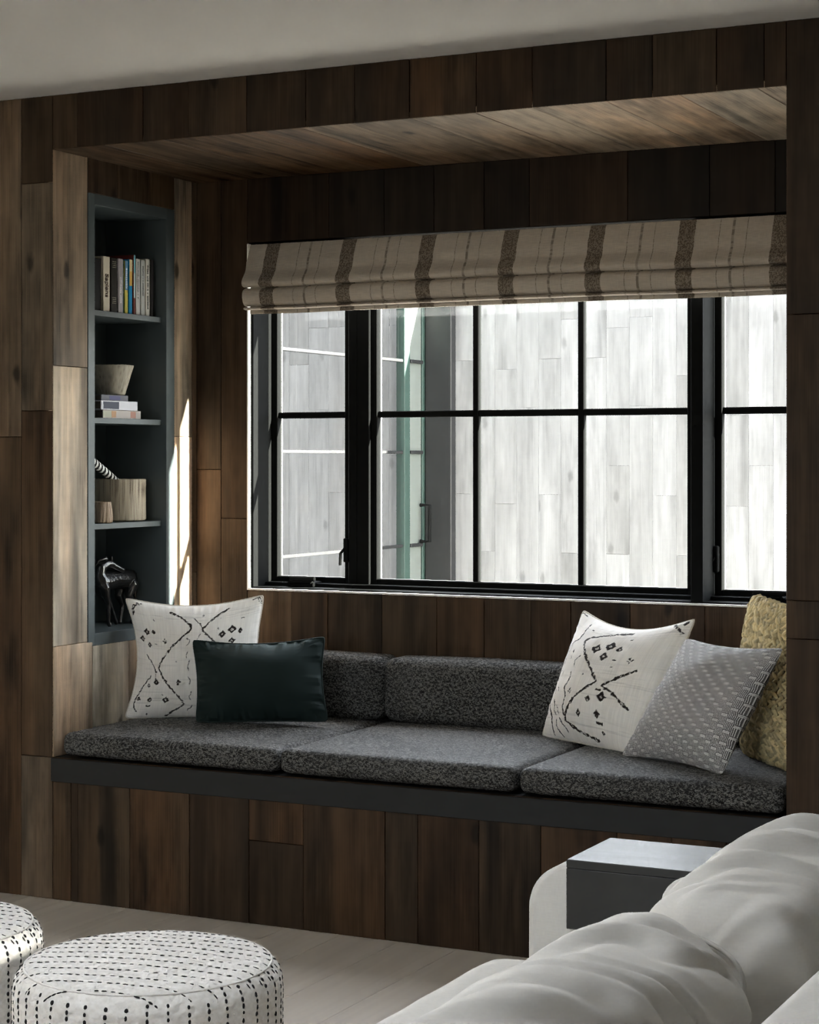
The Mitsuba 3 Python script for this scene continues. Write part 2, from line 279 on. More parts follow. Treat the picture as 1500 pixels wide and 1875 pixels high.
struct(obj('ceiling', cat([box(RX0, RX1, KY1, 0.3, CZ, CZ + 0.2), box(RX0, RX1, RY0, KY0, CZ, CZ + 0.2), box(RX0, KX0, KY0, KY1, CZ, CZ + 0.2), box(KX1, RX1, KY0, KY1, CZ, CZ + 0.2)]), 'plaster'))
struct(obj('wall_right', box(RX1, RX1 + 0.15, RY0, 0.0, 0, CZ), 'plaster'))
struct(obj('wall_left', box(RX0 - 0.15, RX0, RY0, 0.3, 0, CZ), 'plaster'))
wr = cat([box(RX0, -3.1, RY0 - 0.15, RY0, 0, CZ), box(-1.6, RX1, RY0 - 0.15, RY0, 0, CZ), box(-3.1, -1.6, RY0 - 0.15, RY0, 2.1, CZ), box(-3.1, -1.6, RY0 - 0.15, RY0, 0, 0.9)])
struct(obj('wall_rear', wr, 'plaster'))
struct(obj('wall_facade', cat([box(-9, 6, 0.935, 0.984, CZ, 5.6), box(-9, OX0F - 0.02, 0.935, 0.984, -0.1, CZ), box(OX1F + 0.02, 6, 0.935, 0.984, -0.1, CZ), box(OX0F - 0.02, OX1F + 0.02, 0.935, 0.984, -0.1, 0.88), box(OX0F - 0.02, OX1F + 0.02, 0.935, 0.984, 2.07, CZ)]), 'column_grey'))

# front wall: a dark backing and upright boards of many tones
bk = cat([box(RX0, XL - 0.02, 0.018, 0.06, 0, CZ), box(XR + 0.02, RX1, 0.018, 0.06, 0, CZ), box(XL - 0.02, XR + 0.02, 0.018, 0.06, NZ + 0.02, CZ), box(XL - 0.02, XR + 0.02, 0.018, 0.06, 0, 0.35)])
wf = struct(obj('wall_front', bk, 'dark_void'))
FR = dict(origin=(0, 0, 0), es=(0, 0, 1), ew=(1, 0, 0), en=(0, -1, 0))
def wallcol(parent, w0, w1, zs, tones, fr=FR, **k):
    for a, b, t in zip(zs[:-1], zs[1:], tones):
        plank(parent, s0=a, s1=b, w0=w0, w1=w1, tone=t, lift=rnd.uniform(0, 0.0022), **fr, **k)
x = -3.794
wallcol(wf, -3.794 - 0.03, -3.712, [0.0, 1.404, CZ], [8, 9])
wallcol(wf, -3.712, XL, [0.0, 0.430, 1.483, 2.177, CZ], [9, 8, 9, 5]); 
while x > RX0:
    z = rnd.uniform(0.4, 2.0); wallcol(wf, x - 0.15 - 0.03, x - 0.03, [0, z, CZ], [rnd.randint(3, 8), rnd.randint(3, 8)]); x -= 0.15
hx = [XL, -3.503, -3.266, -3.107, -2.908, -2.713, -2.556, -2.385, -2.183, -2.018, -1.808, -1.68, -1.508, -1.383, XR]
for a, b, t in zip(hx[:-1], hx[1:], [5, 3, 3, 4, 3, 4, 3, 5, 4, 2, 3, 4, 3, 3]):
    wallcol(wf, a, b, [NZ, CZ], [t])
ux = [-3.712, XL, -3.527, -3.501, -3.313, -3.103, -2.901, -2.721, -2.461, -2.36, -2.175, -1.994, -1.778, -1.628, -1.482, XR]
ut = [0, 8, 3, 6, 6, 3, 6, 5, 4, 4, 4, 5, 5, 4, 4]
for i, (a, b, t) in enumerate(zip(ux[:-1], ux[1:], ut)):
    if i: wallcol(wf, a, b, [0, 0.24, 0.43] if i == 6 else [0, 0.43], [3, t] if i == 6 else [t])
wallcol(wf, XR, -1.277 + 0.055, [0, 0.885, 0.981, 1.70, CZ], [4, 4, 4, 3])
x = -1.222
while x < RX1:
    z = rnd.uniform(0.4, 2.0); wallcol(wf, x, x + 0.16, [0, z, CZ], [rnd.randint(3, 6), rnd.randint(3, 6)]); x += 0.16

# niche: left side with the shelf opening, back with the window opening, right side, board ceiling
SY0, SY1, SZ0, SZ1 = 0.178, 0.665, 0.751, 2.167
OX0, OX1, OZ0, OZ1 = -3.388, -1.50, 0.900, 2.058
nl = struct(obj('wall_niche_left', cat([box(XL - 0.06, XL - 0.018, 0.02, SY0 - 0.004, 0.3, NZ + 0.05), box(XL - 0.06, XL - 0.018, SY1 + 0.004, NB + 0.05, 0.3, NZ + 0.05),
    box(XL - 0.06, XL - 0.018, SY0 - 0.004, SY1 + 0.004, SZ1 + 0.004, NZ + 0.05), box(XL - 0.06, XL - 0.018, SY0 - 0.004, SY1 + 0.004, 0.3, SZ0 - 0.004)]), 'dark_void'))
NL = dict(origin=(XL, 0, 0), es=(0, 0, 1), ew=(0, 1, 0), en=(1, 0, 0))
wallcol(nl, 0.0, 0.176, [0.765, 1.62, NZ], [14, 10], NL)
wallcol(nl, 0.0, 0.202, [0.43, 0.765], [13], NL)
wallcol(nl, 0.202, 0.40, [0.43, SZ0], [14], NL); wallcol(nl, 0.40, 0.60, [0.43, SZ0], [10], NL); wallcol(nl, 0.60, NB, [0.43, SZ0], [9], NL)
wallcol(nl, SY1, NB - 0.028, [SZ0, 1.410, NZ], [16, 13], NL); wallcol(nl, NB - 0.028, NB, [SZ0, 0.95, NZ], [10, 9], NL)
wallcol(nl, 0.176, 0.34, [SZ1, NZ], [4], NL); wallcol(nl, 0.34, 0.52, [SZ1, NZ], [5], NL); wallcol(nl, 0.52, SY1, [SZ1, NZ], [6], NL)
nb = struct(obj('wall_niche_back', cat([box(XL, OX0 - 0.006, NB + 0.018, NB + 0.2, 0.3, NZ + 0.05), box(OX1 + 0.006, XR, NB + 0.018, NB + 0.2, 0.3, NZ + 0.05),
    box(OX0 - 0.006, OX1 + 0.006, NB + 0.018, NB + 0.2, OZ1 + 0.006, NZ + 0.05), box(OX0 - 0.006, OX1 + 0.006, NB + 0.018, NB + 0.2, 0.3, OZ0 - 0.006)]), 'dark_void'))
BK = dict(origin=(0, NB, 0), es=(0, 0, 1), ew=(1, 0, 0), en=(0, -1, 0))
wallcol(nb, XL, -3.495, [0.43, 1.3, NZ], [5, 4], BK)
wallcol(nb, -3.495, OX0 - 0.004, [0.43, 1.135, NZ], [6, 4], BK)
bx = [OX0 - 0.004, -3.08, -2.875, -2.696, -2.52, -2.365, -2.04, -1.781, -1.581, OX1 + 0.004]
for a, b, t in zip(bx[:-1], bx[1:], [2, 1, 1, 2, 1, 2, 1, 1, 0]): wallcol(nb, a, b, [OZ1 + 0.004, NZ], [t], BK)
bx = [OX0 - 0.004, -3.22, -3.084, -2.883, -2.686, -2.52, -2.36, -2.227, -2.033, -1.796, -1.614, OX1 + 0.004]
for a, b, t in zip(bx[:-1], bx[1:], [9, 8, 5, 6, 7, 5, 6, 4, 6, 7, 5]): wallcol(nb, a, b, [0.43, OZ0 - 0.004], [t], BK)
wallcol(nb, OX1 + 0.004, XR, [0.43, NZ], [3], BK)
nr = struct(obj('wall_niche_right', box(XR + 0.018, XR + 0.06, 0.02, NB + 0.05, 0.3, NZ + 0.05), 'dark_void'))
NRF = dict(origin=(XR, 0, 0), es=(0, 0, 1), ew=(0, 1, 0), en=(-1, 0, 0))
for k in range(4): wallcol(nr, k * 0.2, (k + 1) * 0.2 + 0.001, [0.43, 1.2 + 0.2 * k, NZ], [4, 4], NRF)
nc = struct(obj('ceiling_niche', box(XL - 0.05, XR + 0.05, 0.02, NB + 0.2, NZ + 0.018, NZ + 0.06), 'dark_void'))
NC = dict(origin=(0, 0, NZ), es=(0, 1, 0), ew=(1, 0, 0), en=(0, 0, -1))
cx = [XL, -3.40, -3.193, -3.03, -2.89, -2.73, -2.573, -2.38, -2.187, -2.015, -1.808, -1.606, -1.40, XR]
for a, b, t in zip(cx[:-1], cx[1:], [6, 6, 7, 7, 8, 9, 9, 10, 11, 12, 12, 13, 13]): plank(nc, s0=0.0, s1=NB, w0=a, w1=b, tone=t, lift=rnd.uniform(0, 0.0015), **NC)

# outside: courtyard, whitewashed board wall opposite, glazed wing on the left
EY = 4.5
struct(obj('patio', box(-9, 6, 1.0, EY + 0.3, -0.2, -0.05), 'patio_stone'))
we = struct(obj('wall_exterior', box(-8.0, -0.62, EY + 0.02, EY + 0.2, -0.05, 2.38), 'column_grey'))
EX = dict(origin=(0, EY, 0), es=(0, 0, 1), ew=(1, 0, 0), en=(0, -1, 0))
x, i = -6.6, 0
while x < -0.7:
    z0, zs = -0.05, [-0.05]
    if -5.9 < x < -2.0:
        while z0 < 2.2:
            z0 += rnd.choice([0.45, 0.7, 0.9, 1.2]); zs.append(min(z0, 2.38))
        zs = [z for z in zs if z < 2.38] + [2.38]
    else: zs = [-0.05, 2.38]
    if len(zs) > 2 and zs[-1] - zs[-2] < 0.1: zs.pop(-2)
    wallcol(we, x, x + 0.124, zs, [rnd.choice([20, 23, 24, 25, 26, 26, 27, 28]) for _ in zs], EX, gap=0.0003, ch=0.0006)
    x += 0.124; i += 1
GX = -4.522
dd = fresh('door_1'); struct(dd)
obj('post', box(GX - 0.06, GX + 0.02, 2.50, 2.56, 0, 2.6), 'door_green', dd)
obj('frame', box(GX - 0.03, GX + 0.02, 4.209, 4.272, 0, 2.5), 'door_green', dd)
obj('stile', box(GX - 0.025, GX + 0.012, 4.274, 4.418, 0, 2.5), 'door_pale', dd)
obj('edge', box(GX - 0.03, GX + 0.02, 4.42, 4.47, 0, 2.5), 'door_green', dd)
obj('header', box(GX - 0.05, GX + 0.03, 2.56, EY, 2.5, 2.7), 'door_green', dd)
for z in (0.42, 0.882, 1.368, 1.843, 2.32):
    obj('muntin', box(GX - 0.012, GX + 0.012, 2.56, 4.208, z - 0.008, z + 0.008), 'column_grey', dd)
    obj('rail', box(GX + 0.013, GX + 0.026, 4.276, 4.417, z - 0.009, z + 0.009), 'column_grey', dd)
zz = [0.0, 0.42, 0.882, 1.368, 1.843, 2.32, 2.5]
for a, b in zip(zz[:-1], zz[1:]):
    obj('pane', trimesh.Trimesh([(GX, 2.56, a), (GX, 4.208, a), (GX, 4.208, b), (GX, 2.56, b)], [(0, 1, 2), (0, 2, 3)], process=False), 'glass_grey', dd)
obj('handle', cat([tube([(GX + 0.02, 4.392, 0.90), (GX + 0.075, 4.392, 0.90), (GX + 0.075, 4.392, 1.09), (GX + 0.02, 4.392, 1.09)], 0.010, 8)]), 'black_metal', dd)
tag('door_1__stile', 'pale green door leaf'); tag('door_1__handle', 'black pull handle')
cg = obj('corner_column', box(GX + 0.025, -4.345, 4.44, EY, -0.05, 2.55, 0.004), 'column_grey')
tag(cg, 'dark grey square column outside, between the glazed door and the whitewashed boards', 'column')
ch = obj('column_cap', box(GX - 0.1, -4.33, 4.43, EY, 2.551, 2.7), 'column_grey', cg)

# ---------------------------------------------------------------- window: three units in a black lined opening
lin = struct(obj('trim_1', cat([box(OX0 - 0.004, OX0 + 0.001, NB - 0.004, NB + 0.016, OZ0 - 0.004, OZ1, 0.0005), box(OX0 - 0.004, OX1, NB - 0.004, NB + 0.016, OZ0 - 0.004, OZ0 + 0.002, 0.0005),
    box(OX1 - 0.001, OX1 + 0.004, NB - 0.004, NB + 0.016, OZ0 - 0.004, OZ1, 0.0005)]), 'white_trim'))
GY = 0.965
UN = [(OX0, -3.358, -3.097, -3.043), (-3.043, -2.975, -1.898, -1.846), (-1.846, -1.787, -1.532, OX1)]   # unit left, glass left, glass right, unit right
GZ0, GZ1, MZ = 0.936, 2.02, 1.484
for i, (u0, g0, g1, u1) in enumerate(UN):
    w = fresh(f'window_{i + 1}'); struct(w)
    def bars(y0, y1, e):   # a stepped ring around the glass, e outside the sight line
        return cat([box(g0 - e, g0, y0, y1, GZ0 - e, GZ1 + e), box(g1, g1 + e, y0, y1, GZ0 - e, GZ1 + e), box(g0, g1, y0, y1, GZ0 - e, GZ0), box(g0, g1, y0, y1, GZ1, GZ1 + e)])
    obj('frame', cat([box(u0, max(u0 + 0.006, g0 - 0.022), 0.82, 0.982, OZ0, OZ1), box(min(u1 - 0.006, g1 + 0.022), u1, 0.82 if i == 2 else 0.93, 0.982, OZ0, OZ1), box(u0, u1, 0.90, 0.982, OZ0, GZ0 - 0.018),
        box(u0, u1, 0.82, 0.90, OZ0, OZ0 + 0.006), box(u0, u1, 0.82, 0.982, GZ1 + 0.018, OZ1)]) if i != 1 else
        cat([box(u0, g0 - 0.022, 0.93, 0.982, OZ0, OZ1), box(g1 + 0.022, u1, 0.93, 0.982, OZ0, OZ1), box(u0, u1, 0.90, 0.982, OZ0, GZ0 - 0.018), box(u0, u1, 0.82, 0.90, OZ0, OZ0 + 0.006), box(u0, u1, 0.93, 0.982, GZ1 + 0.018, OZ1)]), 'black_metal', w)
    obj('sash', cat([bars(0.945, 0.957, 0.022), bars(0.953, 0.976, 0.012)]), 'black_metal', w)
    obj('bead', cat([bars(GY + 0.008, GY + 0.016, 0.0035)]), 'spacer', w); tag(f'window_{i + 1}__bead', 'pale metal glazing spacer')
    obj('cladding', cat([box(g0 - 0.006, g0 + 0.0005, 0.9765, 0.983, GZ0, GZ1), box(g0 - 0.006, g1, 0.9765, 0.983, GZ0 - 0.012, GZ0 - 0.002)]), 'white_trim', w); tag(f'window_{i + 1}__cladding', 'pale outer edge trim')
    xs = [g0, g1]
    if i == 1:
        xs = [g0, -2.618, -2.252, g1]
        for xm in xs[1:-1]: obj('muntin', box(xm - 0.0105, xm + 0.0105, 0.953, 0.976, GZ0, GZ1), 'black_metal', w)
    for a, b in zip(xs[:-1], xs[1:]):
        a2, b2 = a + (0.0105 if a > g0 else 0), b - (0.0105 if b < g1 else 0)
        obj('muntin', box(a2, b2, 0.953, 0.976, MZ - 0.0105, MZ + 0.0105), 'black_metal', w)
        for z0, z1 in ((GZ0, MZ - 0.0105), (MZ + 0.0105, GZ1)):
            obj('pane', trimesh.Trimesh([(a2, GY, z0), (b2, GY, z0), (b2, GY, z1), (a2, GY, z1)], [(0, 1, 2), (0, 2, 3)], process=False), 'glass', w)
    if i != 1:
        c = (g0 + g1) / 2 + (-0.005 if i == 0 else 0.03)
        obj('operator', cat([box(c - 0.054, c + 0.05, 0.885, 0.948, 0.905, 0.924, 0.004), box(c - 0.045, c + 0.045, 0.877, 0.90, 0.916, 0.936, 0.005), box(c - 0.04, c + 0.06, 0.872, 0.884, 0.926, 0.942, 0.004)]), 'black_metal', w)
        lx = g1 + 0.012 if i == 0 else g0 - 0.016
        obj('latch', cat([box(lx - 0.008, lx + 0.008, 0.925, 0.945, 0.99, 1.07, 0.003), tube([(lx, 0.93, 1.04), (lx - 0.012, 0.915, 1.02), (lx - 0.012, 0.912, 0.98)], 0.005, 8)]), 'black_metal', w)
# roman shade
def shade():
    S = thing('roman_shade', 'folded linen roman shade with brown woven stripes across the window top', 'window shade')
    x0, x1, nx = OX0 + 0.012, OX1 - 0.008, 240
    prof = [(0.800, 2.054), (0.789, 2.035), (0.780, 2.012), (0.773, 1.999), (0.7695, 1.988), (0.768, 1.975), (0.764, 1.962), (0.756, 1.950), (0.746, 1.938), (0.739, 1.928), (0.737, 1.919), (0.741, 1.911), (0.752, 1.9065), (0.765, 1.908)]
    fold2 = [(0.768, 1.9045), (0.752, 1.900), (0.744, 1.891), (0.742, 1.880), (0.744, 1.866), (0.749, 1.853), (0.757, 1.846), (0.770, 1.844)]
    fold3 = [(0.772, 1.842), (0.756, 1.8405), (0.751, 1.837), (0.753, 1.8335), (0.770, 1.832)]
    hem = [(0.787, 1.975), (0.784, 1.905), (0.779, 1.858), (0.777, 1.840), (0.776, 1.826), (0.775, 1.818), (0.779, 1.8165), (0.781, 1.830)]
    v0 = 0.0
    for nm, pr, amp in (('panel', prof, 0.0035), ('fold', fold2, 0.003), ('fold', fold3, 0.0025), ('hem', hem, 0.003)):
        p = np.array(pr); d = np.r_[0, np.cumsum(np.linalg.norm(np.diff(p, axis=0), axis=1))]
        q = np.linspace(0, d[-1], max(10, int(d[-1] / 0.003))); py, pz = np.interp(q, d, p[:, 0]), np.interp(q, d, p[:, 1])
        if len(py) > 20:
            ker = np.ones(5) / 5
            py, pz = (np.r_[a[:2], np.convolve(a, ker, 'valid'), a[-2:]] for a in (py, pz))
        xs = np.linspace(x0 + (0.012 if nm == 'hem' else 0.0), x1, nx)
        X, Q = np.meshgrid(xs, q, indexing='ij'); Y, Z = np.broadcast_to(py, X.shape), np.broadcast_to(pz, X.shape)
        w = meshkit.fbm(np.stack([X * 3.1, X * 0 + v0, Q * 6], -1), 3, 5) - 0.5
        w2 = meshkit.fbm(np.stack([X * 2.2, X * 0 + v0 * 0.2, X * 0], -1), 3, 9) - 0.5
        fade = np.clip(Q / 0.06, 0, 1) if nm == 'panel' else 1.0
        Y = Y + w * amp * 2 * fade; Z = Z + w2 * amp * 2.4 * fade
        P = np.stack([X, Y, Z], -1).reshape(-1, 3); k = len(q); idx = np.arange(len(P)).reshape(nx, k)
        f = np.stack([idx[:-1, :-1], idx[1:, :-1], idx[1:, 1:], idx[:-1, 1:]], -1).reshape(-1, 4)
        f = np.vstack([f[:, [0, 1, 2]], f[:, [0, 2, 3]]])
        obj(nm, trimesh.Trimesh(P, f, process=False), 'shade_cloth', S, smooth=True, uv=np.stack([X.ravel(), v0 + Q.ravel()], 1))
        v0 += d[-1] + 0.01
    obj('head_rail', box(x0, x1, 0.803, 0.845, 2.015, 2.054), 'white_trim', S)
    obj('bottom_bar', box(x0 + 0.014, x1, 0.7795, 0.788, 1.820, 1.846), 'white_trim', S)
shade()

# ---------------------------------------------------------------- bookcase set into the niche side
sc = thing('bookcase', 'recessed blue-grey bookcase built into the left side of the niche', 'bookcase')
bx0 = -3.835
obj('back', box(bx0 - 0.015, bx0, SY0, SY1, SZ0, SZ1), 'shelf_paint', sc)
for a, b in ((SY0, SY0 + 0.036), (SY1 - 0.049, SY1)): obj('side', box(bx0, XL + 0.002, a, b, SZ0, SZ1, 0.001), 'shelf_paint', sc)
for a, b in ((SZ0, SZ0 + 0.038), (SZ1 - 0.035, SZ1)): obj('rail', box(bx0, XL + 0.002, SY0 + 0.036, SY1 - 0.049, a, b, 0.001), 'shelf_paint', sc)
for z in (1.806, 1.466, 1.131): obj('shelf', box(bx0, XL - 0.016, SY0 + 0.036, SY1 - 0.049, z - 0.018, z, 0.001), 'shelf_paint', sc)

# ---------------------------------------------------------------- window seat
ws = thing('window_seat', 'long floating window seat ledge painted charcoal under the dark cushions', 'window seat')
obj('ledge', box(XL - 0.004, XR + 0.004, -0.006, NB, 0.358, 0.429, 0.0015), 'ledge_paint', ws)
SX = [-3.572, -2.811, -2.068, XR - 0.006]
seat_lbl = ['dark speckled seat cushion at the left end of the window seat, under the green pillow', 'dark speckled seat cushion in the middle of the window seat', 'dark speckled seat cushion at the right end of the window seat, under the grey pillow']
back_lbl = ['dark speckled back cushion behind the green pillow, left end of the window seat', 'dark speckled back cushion in the middle, below the wide centre window', 'dark speckled back cushion behind the pillows at the right end of the window seat']
for i in range(3):
    a, b = SX[i] + 0.007, SX[i + 1] - 0.007
    m = displace(softbox((b - a, 0.785, 0.067), 0.021, 0.0075, 0.008), 0.0017, 210, i)
    k = obj('seat_cushion', moved(m, ((a + b) / 2, 0.397, 0.4715)), 'boucle_dark', smooth=True)
    tag(k, seat_lbl[i], 'cushion', 'seat cushions of the window seat')
    a2, b2 = a + (0.012 if i == 0 else 0.008), b + (0.012 if i < 2 else -0.004)
    m = displace(softbox((b2 - a2, 0.158, 0.195), 0.030, 0.0075, 0.008), 0.0017, 210, i + 7)
    k = obj('back_cushion', moved(m, ((a2 + b2) / 2, 0.716, 0.609)), 'boucle_dark', smooth=True)
    tag(k, back_lbl[i], 'cushion', 'back cushions of the window seat')

# ---------------------------------------------------------------- pillows
def seg_dist(p, pts):
    d = np.full(len(p), 9.0)
    for a, b in zip(pts[:-1], pts[1:]):
        a, b = np.array(a), np.array(b); ab = b - a
        t = np.clip(((p - a) @ ab) / max(ab @ ab, 1e-9), 0, 1)
        d = np.minimum(d, np.linalg.norm(p - a - t[:, None] * ab, axis=1))
    return d
def kilim(uv, strokes, motifs, seed):
    p = uv.copy(); q = np.c_[p * 70, p[:, 0] * 0 + seed]
    jit = np.stack([meshkit.noise(q, 1) - 0.5, meshkit.noise(q, 2) - 0.5], 1) * 0.012
    p2 = p + jit
    ink = np.zeros(len(p))
    for w, pts in strokes:
        d = seg_dist(p2, pts); ww = w * 0.85 * (0.75 + 0.8 * meshkit.noise(np.c_[p * 45, p[:, 0] * 0 + seed + 3], 4))
        gaps = meshkit.noise(np.c_[p * 95, p[:, 0] * 0 + seed], 6) > 0.24
        ink = np.maximum(ink, np.clip((ww - d) / 0.0022 + 0.5, 0, 1) * np.where(gaps, 1, 0.3))
    for u, v, r, k in motifs:
        dx, dy = (p2 - np.array([u, v])).T; r = r * 1.35
        d1 = np.abs(dx) + np.abs(dy) * 0.9
        if k == 1: m = np.clip((r * 0.85 - d1) / 0.003 + 0.5, 0, 1) * (0.55 + 0.45 * (meshkit.noise(np.c_[p * 120, p[:, 0] * 0], 8) > 0.3))
        elif k == 2: m = np.clip((r * 0.3 - np.abs(dy)) / 0.003 + 0.5, 0, 1) * (np.abs(dx) < r * 0.9)
        else:
            m = np.clip((r * 0.36 - np.abs(d1 - r * 0.68)) / 0.003 + 0.5, 0, 1)
            m = np.maximum(m, np.clip((r * 0.17 - d1) / 0.003 + 0.5, 0, 1) * 0.8)
            if k == 3: m *= (np.sin(np.arctan2(dy, dx) * 4) > 0)
        ink = np.maximum(ink, m)
    th = meshkit.noise(np.c_[p[:, 0] * 9, p[:, 1] * 190, p[:, 0] * 0], 3)
    band = meshkit.fbm(np.c_[p[:, 0] * 1.5, p[:, 1] * 26, p[:, 0] * 0], 3, 5)
    warp = meshkit.noise(np.c_[p[:, 0] * 190, p[:, 1] * 9, p[:, 0] * 0], 9)
    base = np.array([0.90, 0.875, 0.82]) * (1 - 0.26 * np.clip((th - 0.55) * 2.2, 0, 1)[:, None] * np.clip((band - 0.35) * 2.5, 0.1, 1)[:, None]) * (0.94 + 0.12 * warp[:, None])
    return base * (1 - ink[:, None]) + np.array([0.022, 0.018, 0.017]) * ink[:, None]
def pillow_mesh(c4, thick, n, dip=(0, 0, 0, 0), sag=0.0, seed=0, wr=0.004, power=0.5, corner=0.035):
    """c4: corners top left, top right, bottom right, bottom left; dip: how far each edge (top, right, bottom, left) draws in."""
    TL, TR, BR, BL = (np.array(c, float) for c in c4)
    g = np.linspace(-1, 1, n + 1); g = np.sign(g) * (1 - (1 - np.abs(g)) ** 1.25)
    U, V = np.meshgrid(g, g, indexing='ij')
    cU, cV = 1 - U ** 2, 1 - V ** 2
    V2 = V - dip[0] * cU * ((V + 1) / 2) ** 2 + dip[2] * cU * ((1 - V) / 2) ** 2
    cr = 1 - corner * (np.abs(U) * np.abs(V)) ** 12
    U2 = U - dip[1] * cV * ((U + 1) / 2) ** 2 + dip[3] * cV * ((1 - U) / 2) ** 2
    U2, V2 = U2 * cr, V2 * cr
    a, b = (U2[..., None] + 1) / 2, (V2[..., None] + 1) / 2
    M = BL * (1 - a) * (1 - b) + BR * a * (1 - b) + TL * (1 - a) * b + TR * a * b
    nrm = np.cross((BR - BL) + (TR - TL), (TL - BL) + (TR - BR)); nrm /= np.linalg.norm(nrm)
    pw = (1 - np.abs(U) ** 2.1) * (1 - np.abs(V) ** 2.1)
    prof = np.clip(pw, 0, 1) ** power * (1 - sag * V)
    W = np.linalg.norm(TR - TL); Hh = np.linalg.norm(TL - BL)
    q = np.stack([U * W * 8, V * Hh * 8, U * 0 + seed * 3.1], -1)
    big = meshkit.fbm(q * 0.55, 2, seed) - 0.5
    ang_e = np.exp(-((1 - np.maximum(np.abs(U), np.abs(V))) / 0.10))
    edge = np.where(np.abs(V) > np.abs(U), U * W, V * Hh)
    pucker = (meshkit.noise(np.stack([edge * 42, U * 0 + seed, np.where(np.abs(V) > np.abs(U), np.sign(V), 2 + np.sign(U))], -1), 3) - 0.5) * ang_e
    out = []
    for sgn in (1, -1):
        t = sgn * (thick / 2 * prof * (1 + 0.35 * big)) + wr * pucker * np.clip(pw * 12, 0, 1) * 1.0
        out.append(M + nrm * t[..., None])
    idx = np.arange((n + 1) ** 2).reshape(n + 1, n + 1)
    f = np.stack([idx[:-1, :-1], idx[1:, :-1], idx[1:, 1:], idx[:-1, 1:]], -1).reshape(-1, 4); f = np.vstack([f[:, [0, 1, 2]], f[:, [0, 2, 3]]])
    uv = np.stack([(U.ravel() + 1) / 2, (V.ravel() + 1) / 2], 1)
    front, backm = trimesh.Trimesh(out[0].reshape(-1, 3), f, process=False), trimesh.Trimesh(out[1].reshape(-1, 3), f[:, ::-1], process=False)
    k = n
    ring = np.vstack([M[:, 0], M[-1, 1:], M[::-1, -1][1:], M[0, ::-1][1:-1]])
    return front, backm, uv, ring
def pillow(name, label, c4, thick, n, bsdf, colour=None, piping='piping_cloth', pr=0.0032, group=None, **kw):
    fr, bm, uv, ring = pillow_mesh(c4, thick, n, **kw)
    k = thing(name, label, 'pillow', group)
    cm = trimesh.Trimesh(np.vstack([fr.vertices, bm.vertices]), np.vstack([fr.faces, bm.faces + len(fr.vertices)]), process=False)
    uv2 = np.vstack([uv, uv])
    obj('cover', cm, bsdf, k, smooth=True, uv=uv2, color=None if colour is None else np.vstack([colour(uv), colour(uv)]))
    if piping:
        r = np.vstack([ring[::2], ring[:1]]); obj('piping', tube(r, pr, 6, caps=False), piping, k, smooth=True)
    return k, fr, uv
P1 = [(-3.580, 0.355, 0.894), (-3.176, 0.555, 0.905), (-3.182, 0.545, 0.502), (-3.578, 0.350, 0.506)]
P2 = [(-3.334, 0.372, 0.767), (-2.925, 0.500, 0.784), (-2.886, 0.450, 0.527), (-3.284, 0.315, 0.516)]
P3 = [(-2.127, 0.650, 0.886), (-1.699, 0.430, 0.892), (-1.835, 0.330, 0.505), (-2.232, 0.575, 0.507)]
P4 = [(-1.711, 0.365, 0.843), (-1.376, 0.170, 0.846), (-1.528, 0.118, 0.506), (-1.883, 0.305, 0.508)]
P5 = [(-1.578, 0.580, 0.949), (-1.365, 0.280, 0.930), (-1.365, 0.230, 0.515), (-1.585, 0.500, 0.515)]
pillow('kilim_pillow', 'cream pillow with black line pattern in the left corner, behind the dark green pillow', P1, 0.18, 300, 'fabric_vc', lambda uv: kilim(uv, KILIM_A, MOTIF_A, 1), dip=(0.17, 0.10, 0.03, 0.20), seed=1, wr=0.007, pr=0.003, power=0.62)
pillow('velvet_pillow', 'small dark green velvet lumbar pillow leaning on the cream pillow at left', P2, 0.175, 170, 'velvet', piping='velvet', dip=(0.15, 0.08, 0.03, 0.06), seed=2, wr=0.034, pr=0.003, power=0.8)
pillow('kilim_pillow', 'cream pillow with black line pattern at right, half behind the grey woven pillow', P3, 0.19, 300, 'fabric_vc', lambda uv: kilim(uv, KILIM_B, MOTIF_B, 5), dip=(0.25, 0.06, 0.03, 0.06), seed=3, wr=0.007, pr=0.003, power=0.62)
pillow('woven_pillow', 'grey pillow with a fine white basket weave pattern, frontmost at the right end', P4, 0.18, 160, 'weave', piping=None, dip=(0.09, 0.08, 0.08, 0.09), seed=4, wr=0.009, power=0.65)
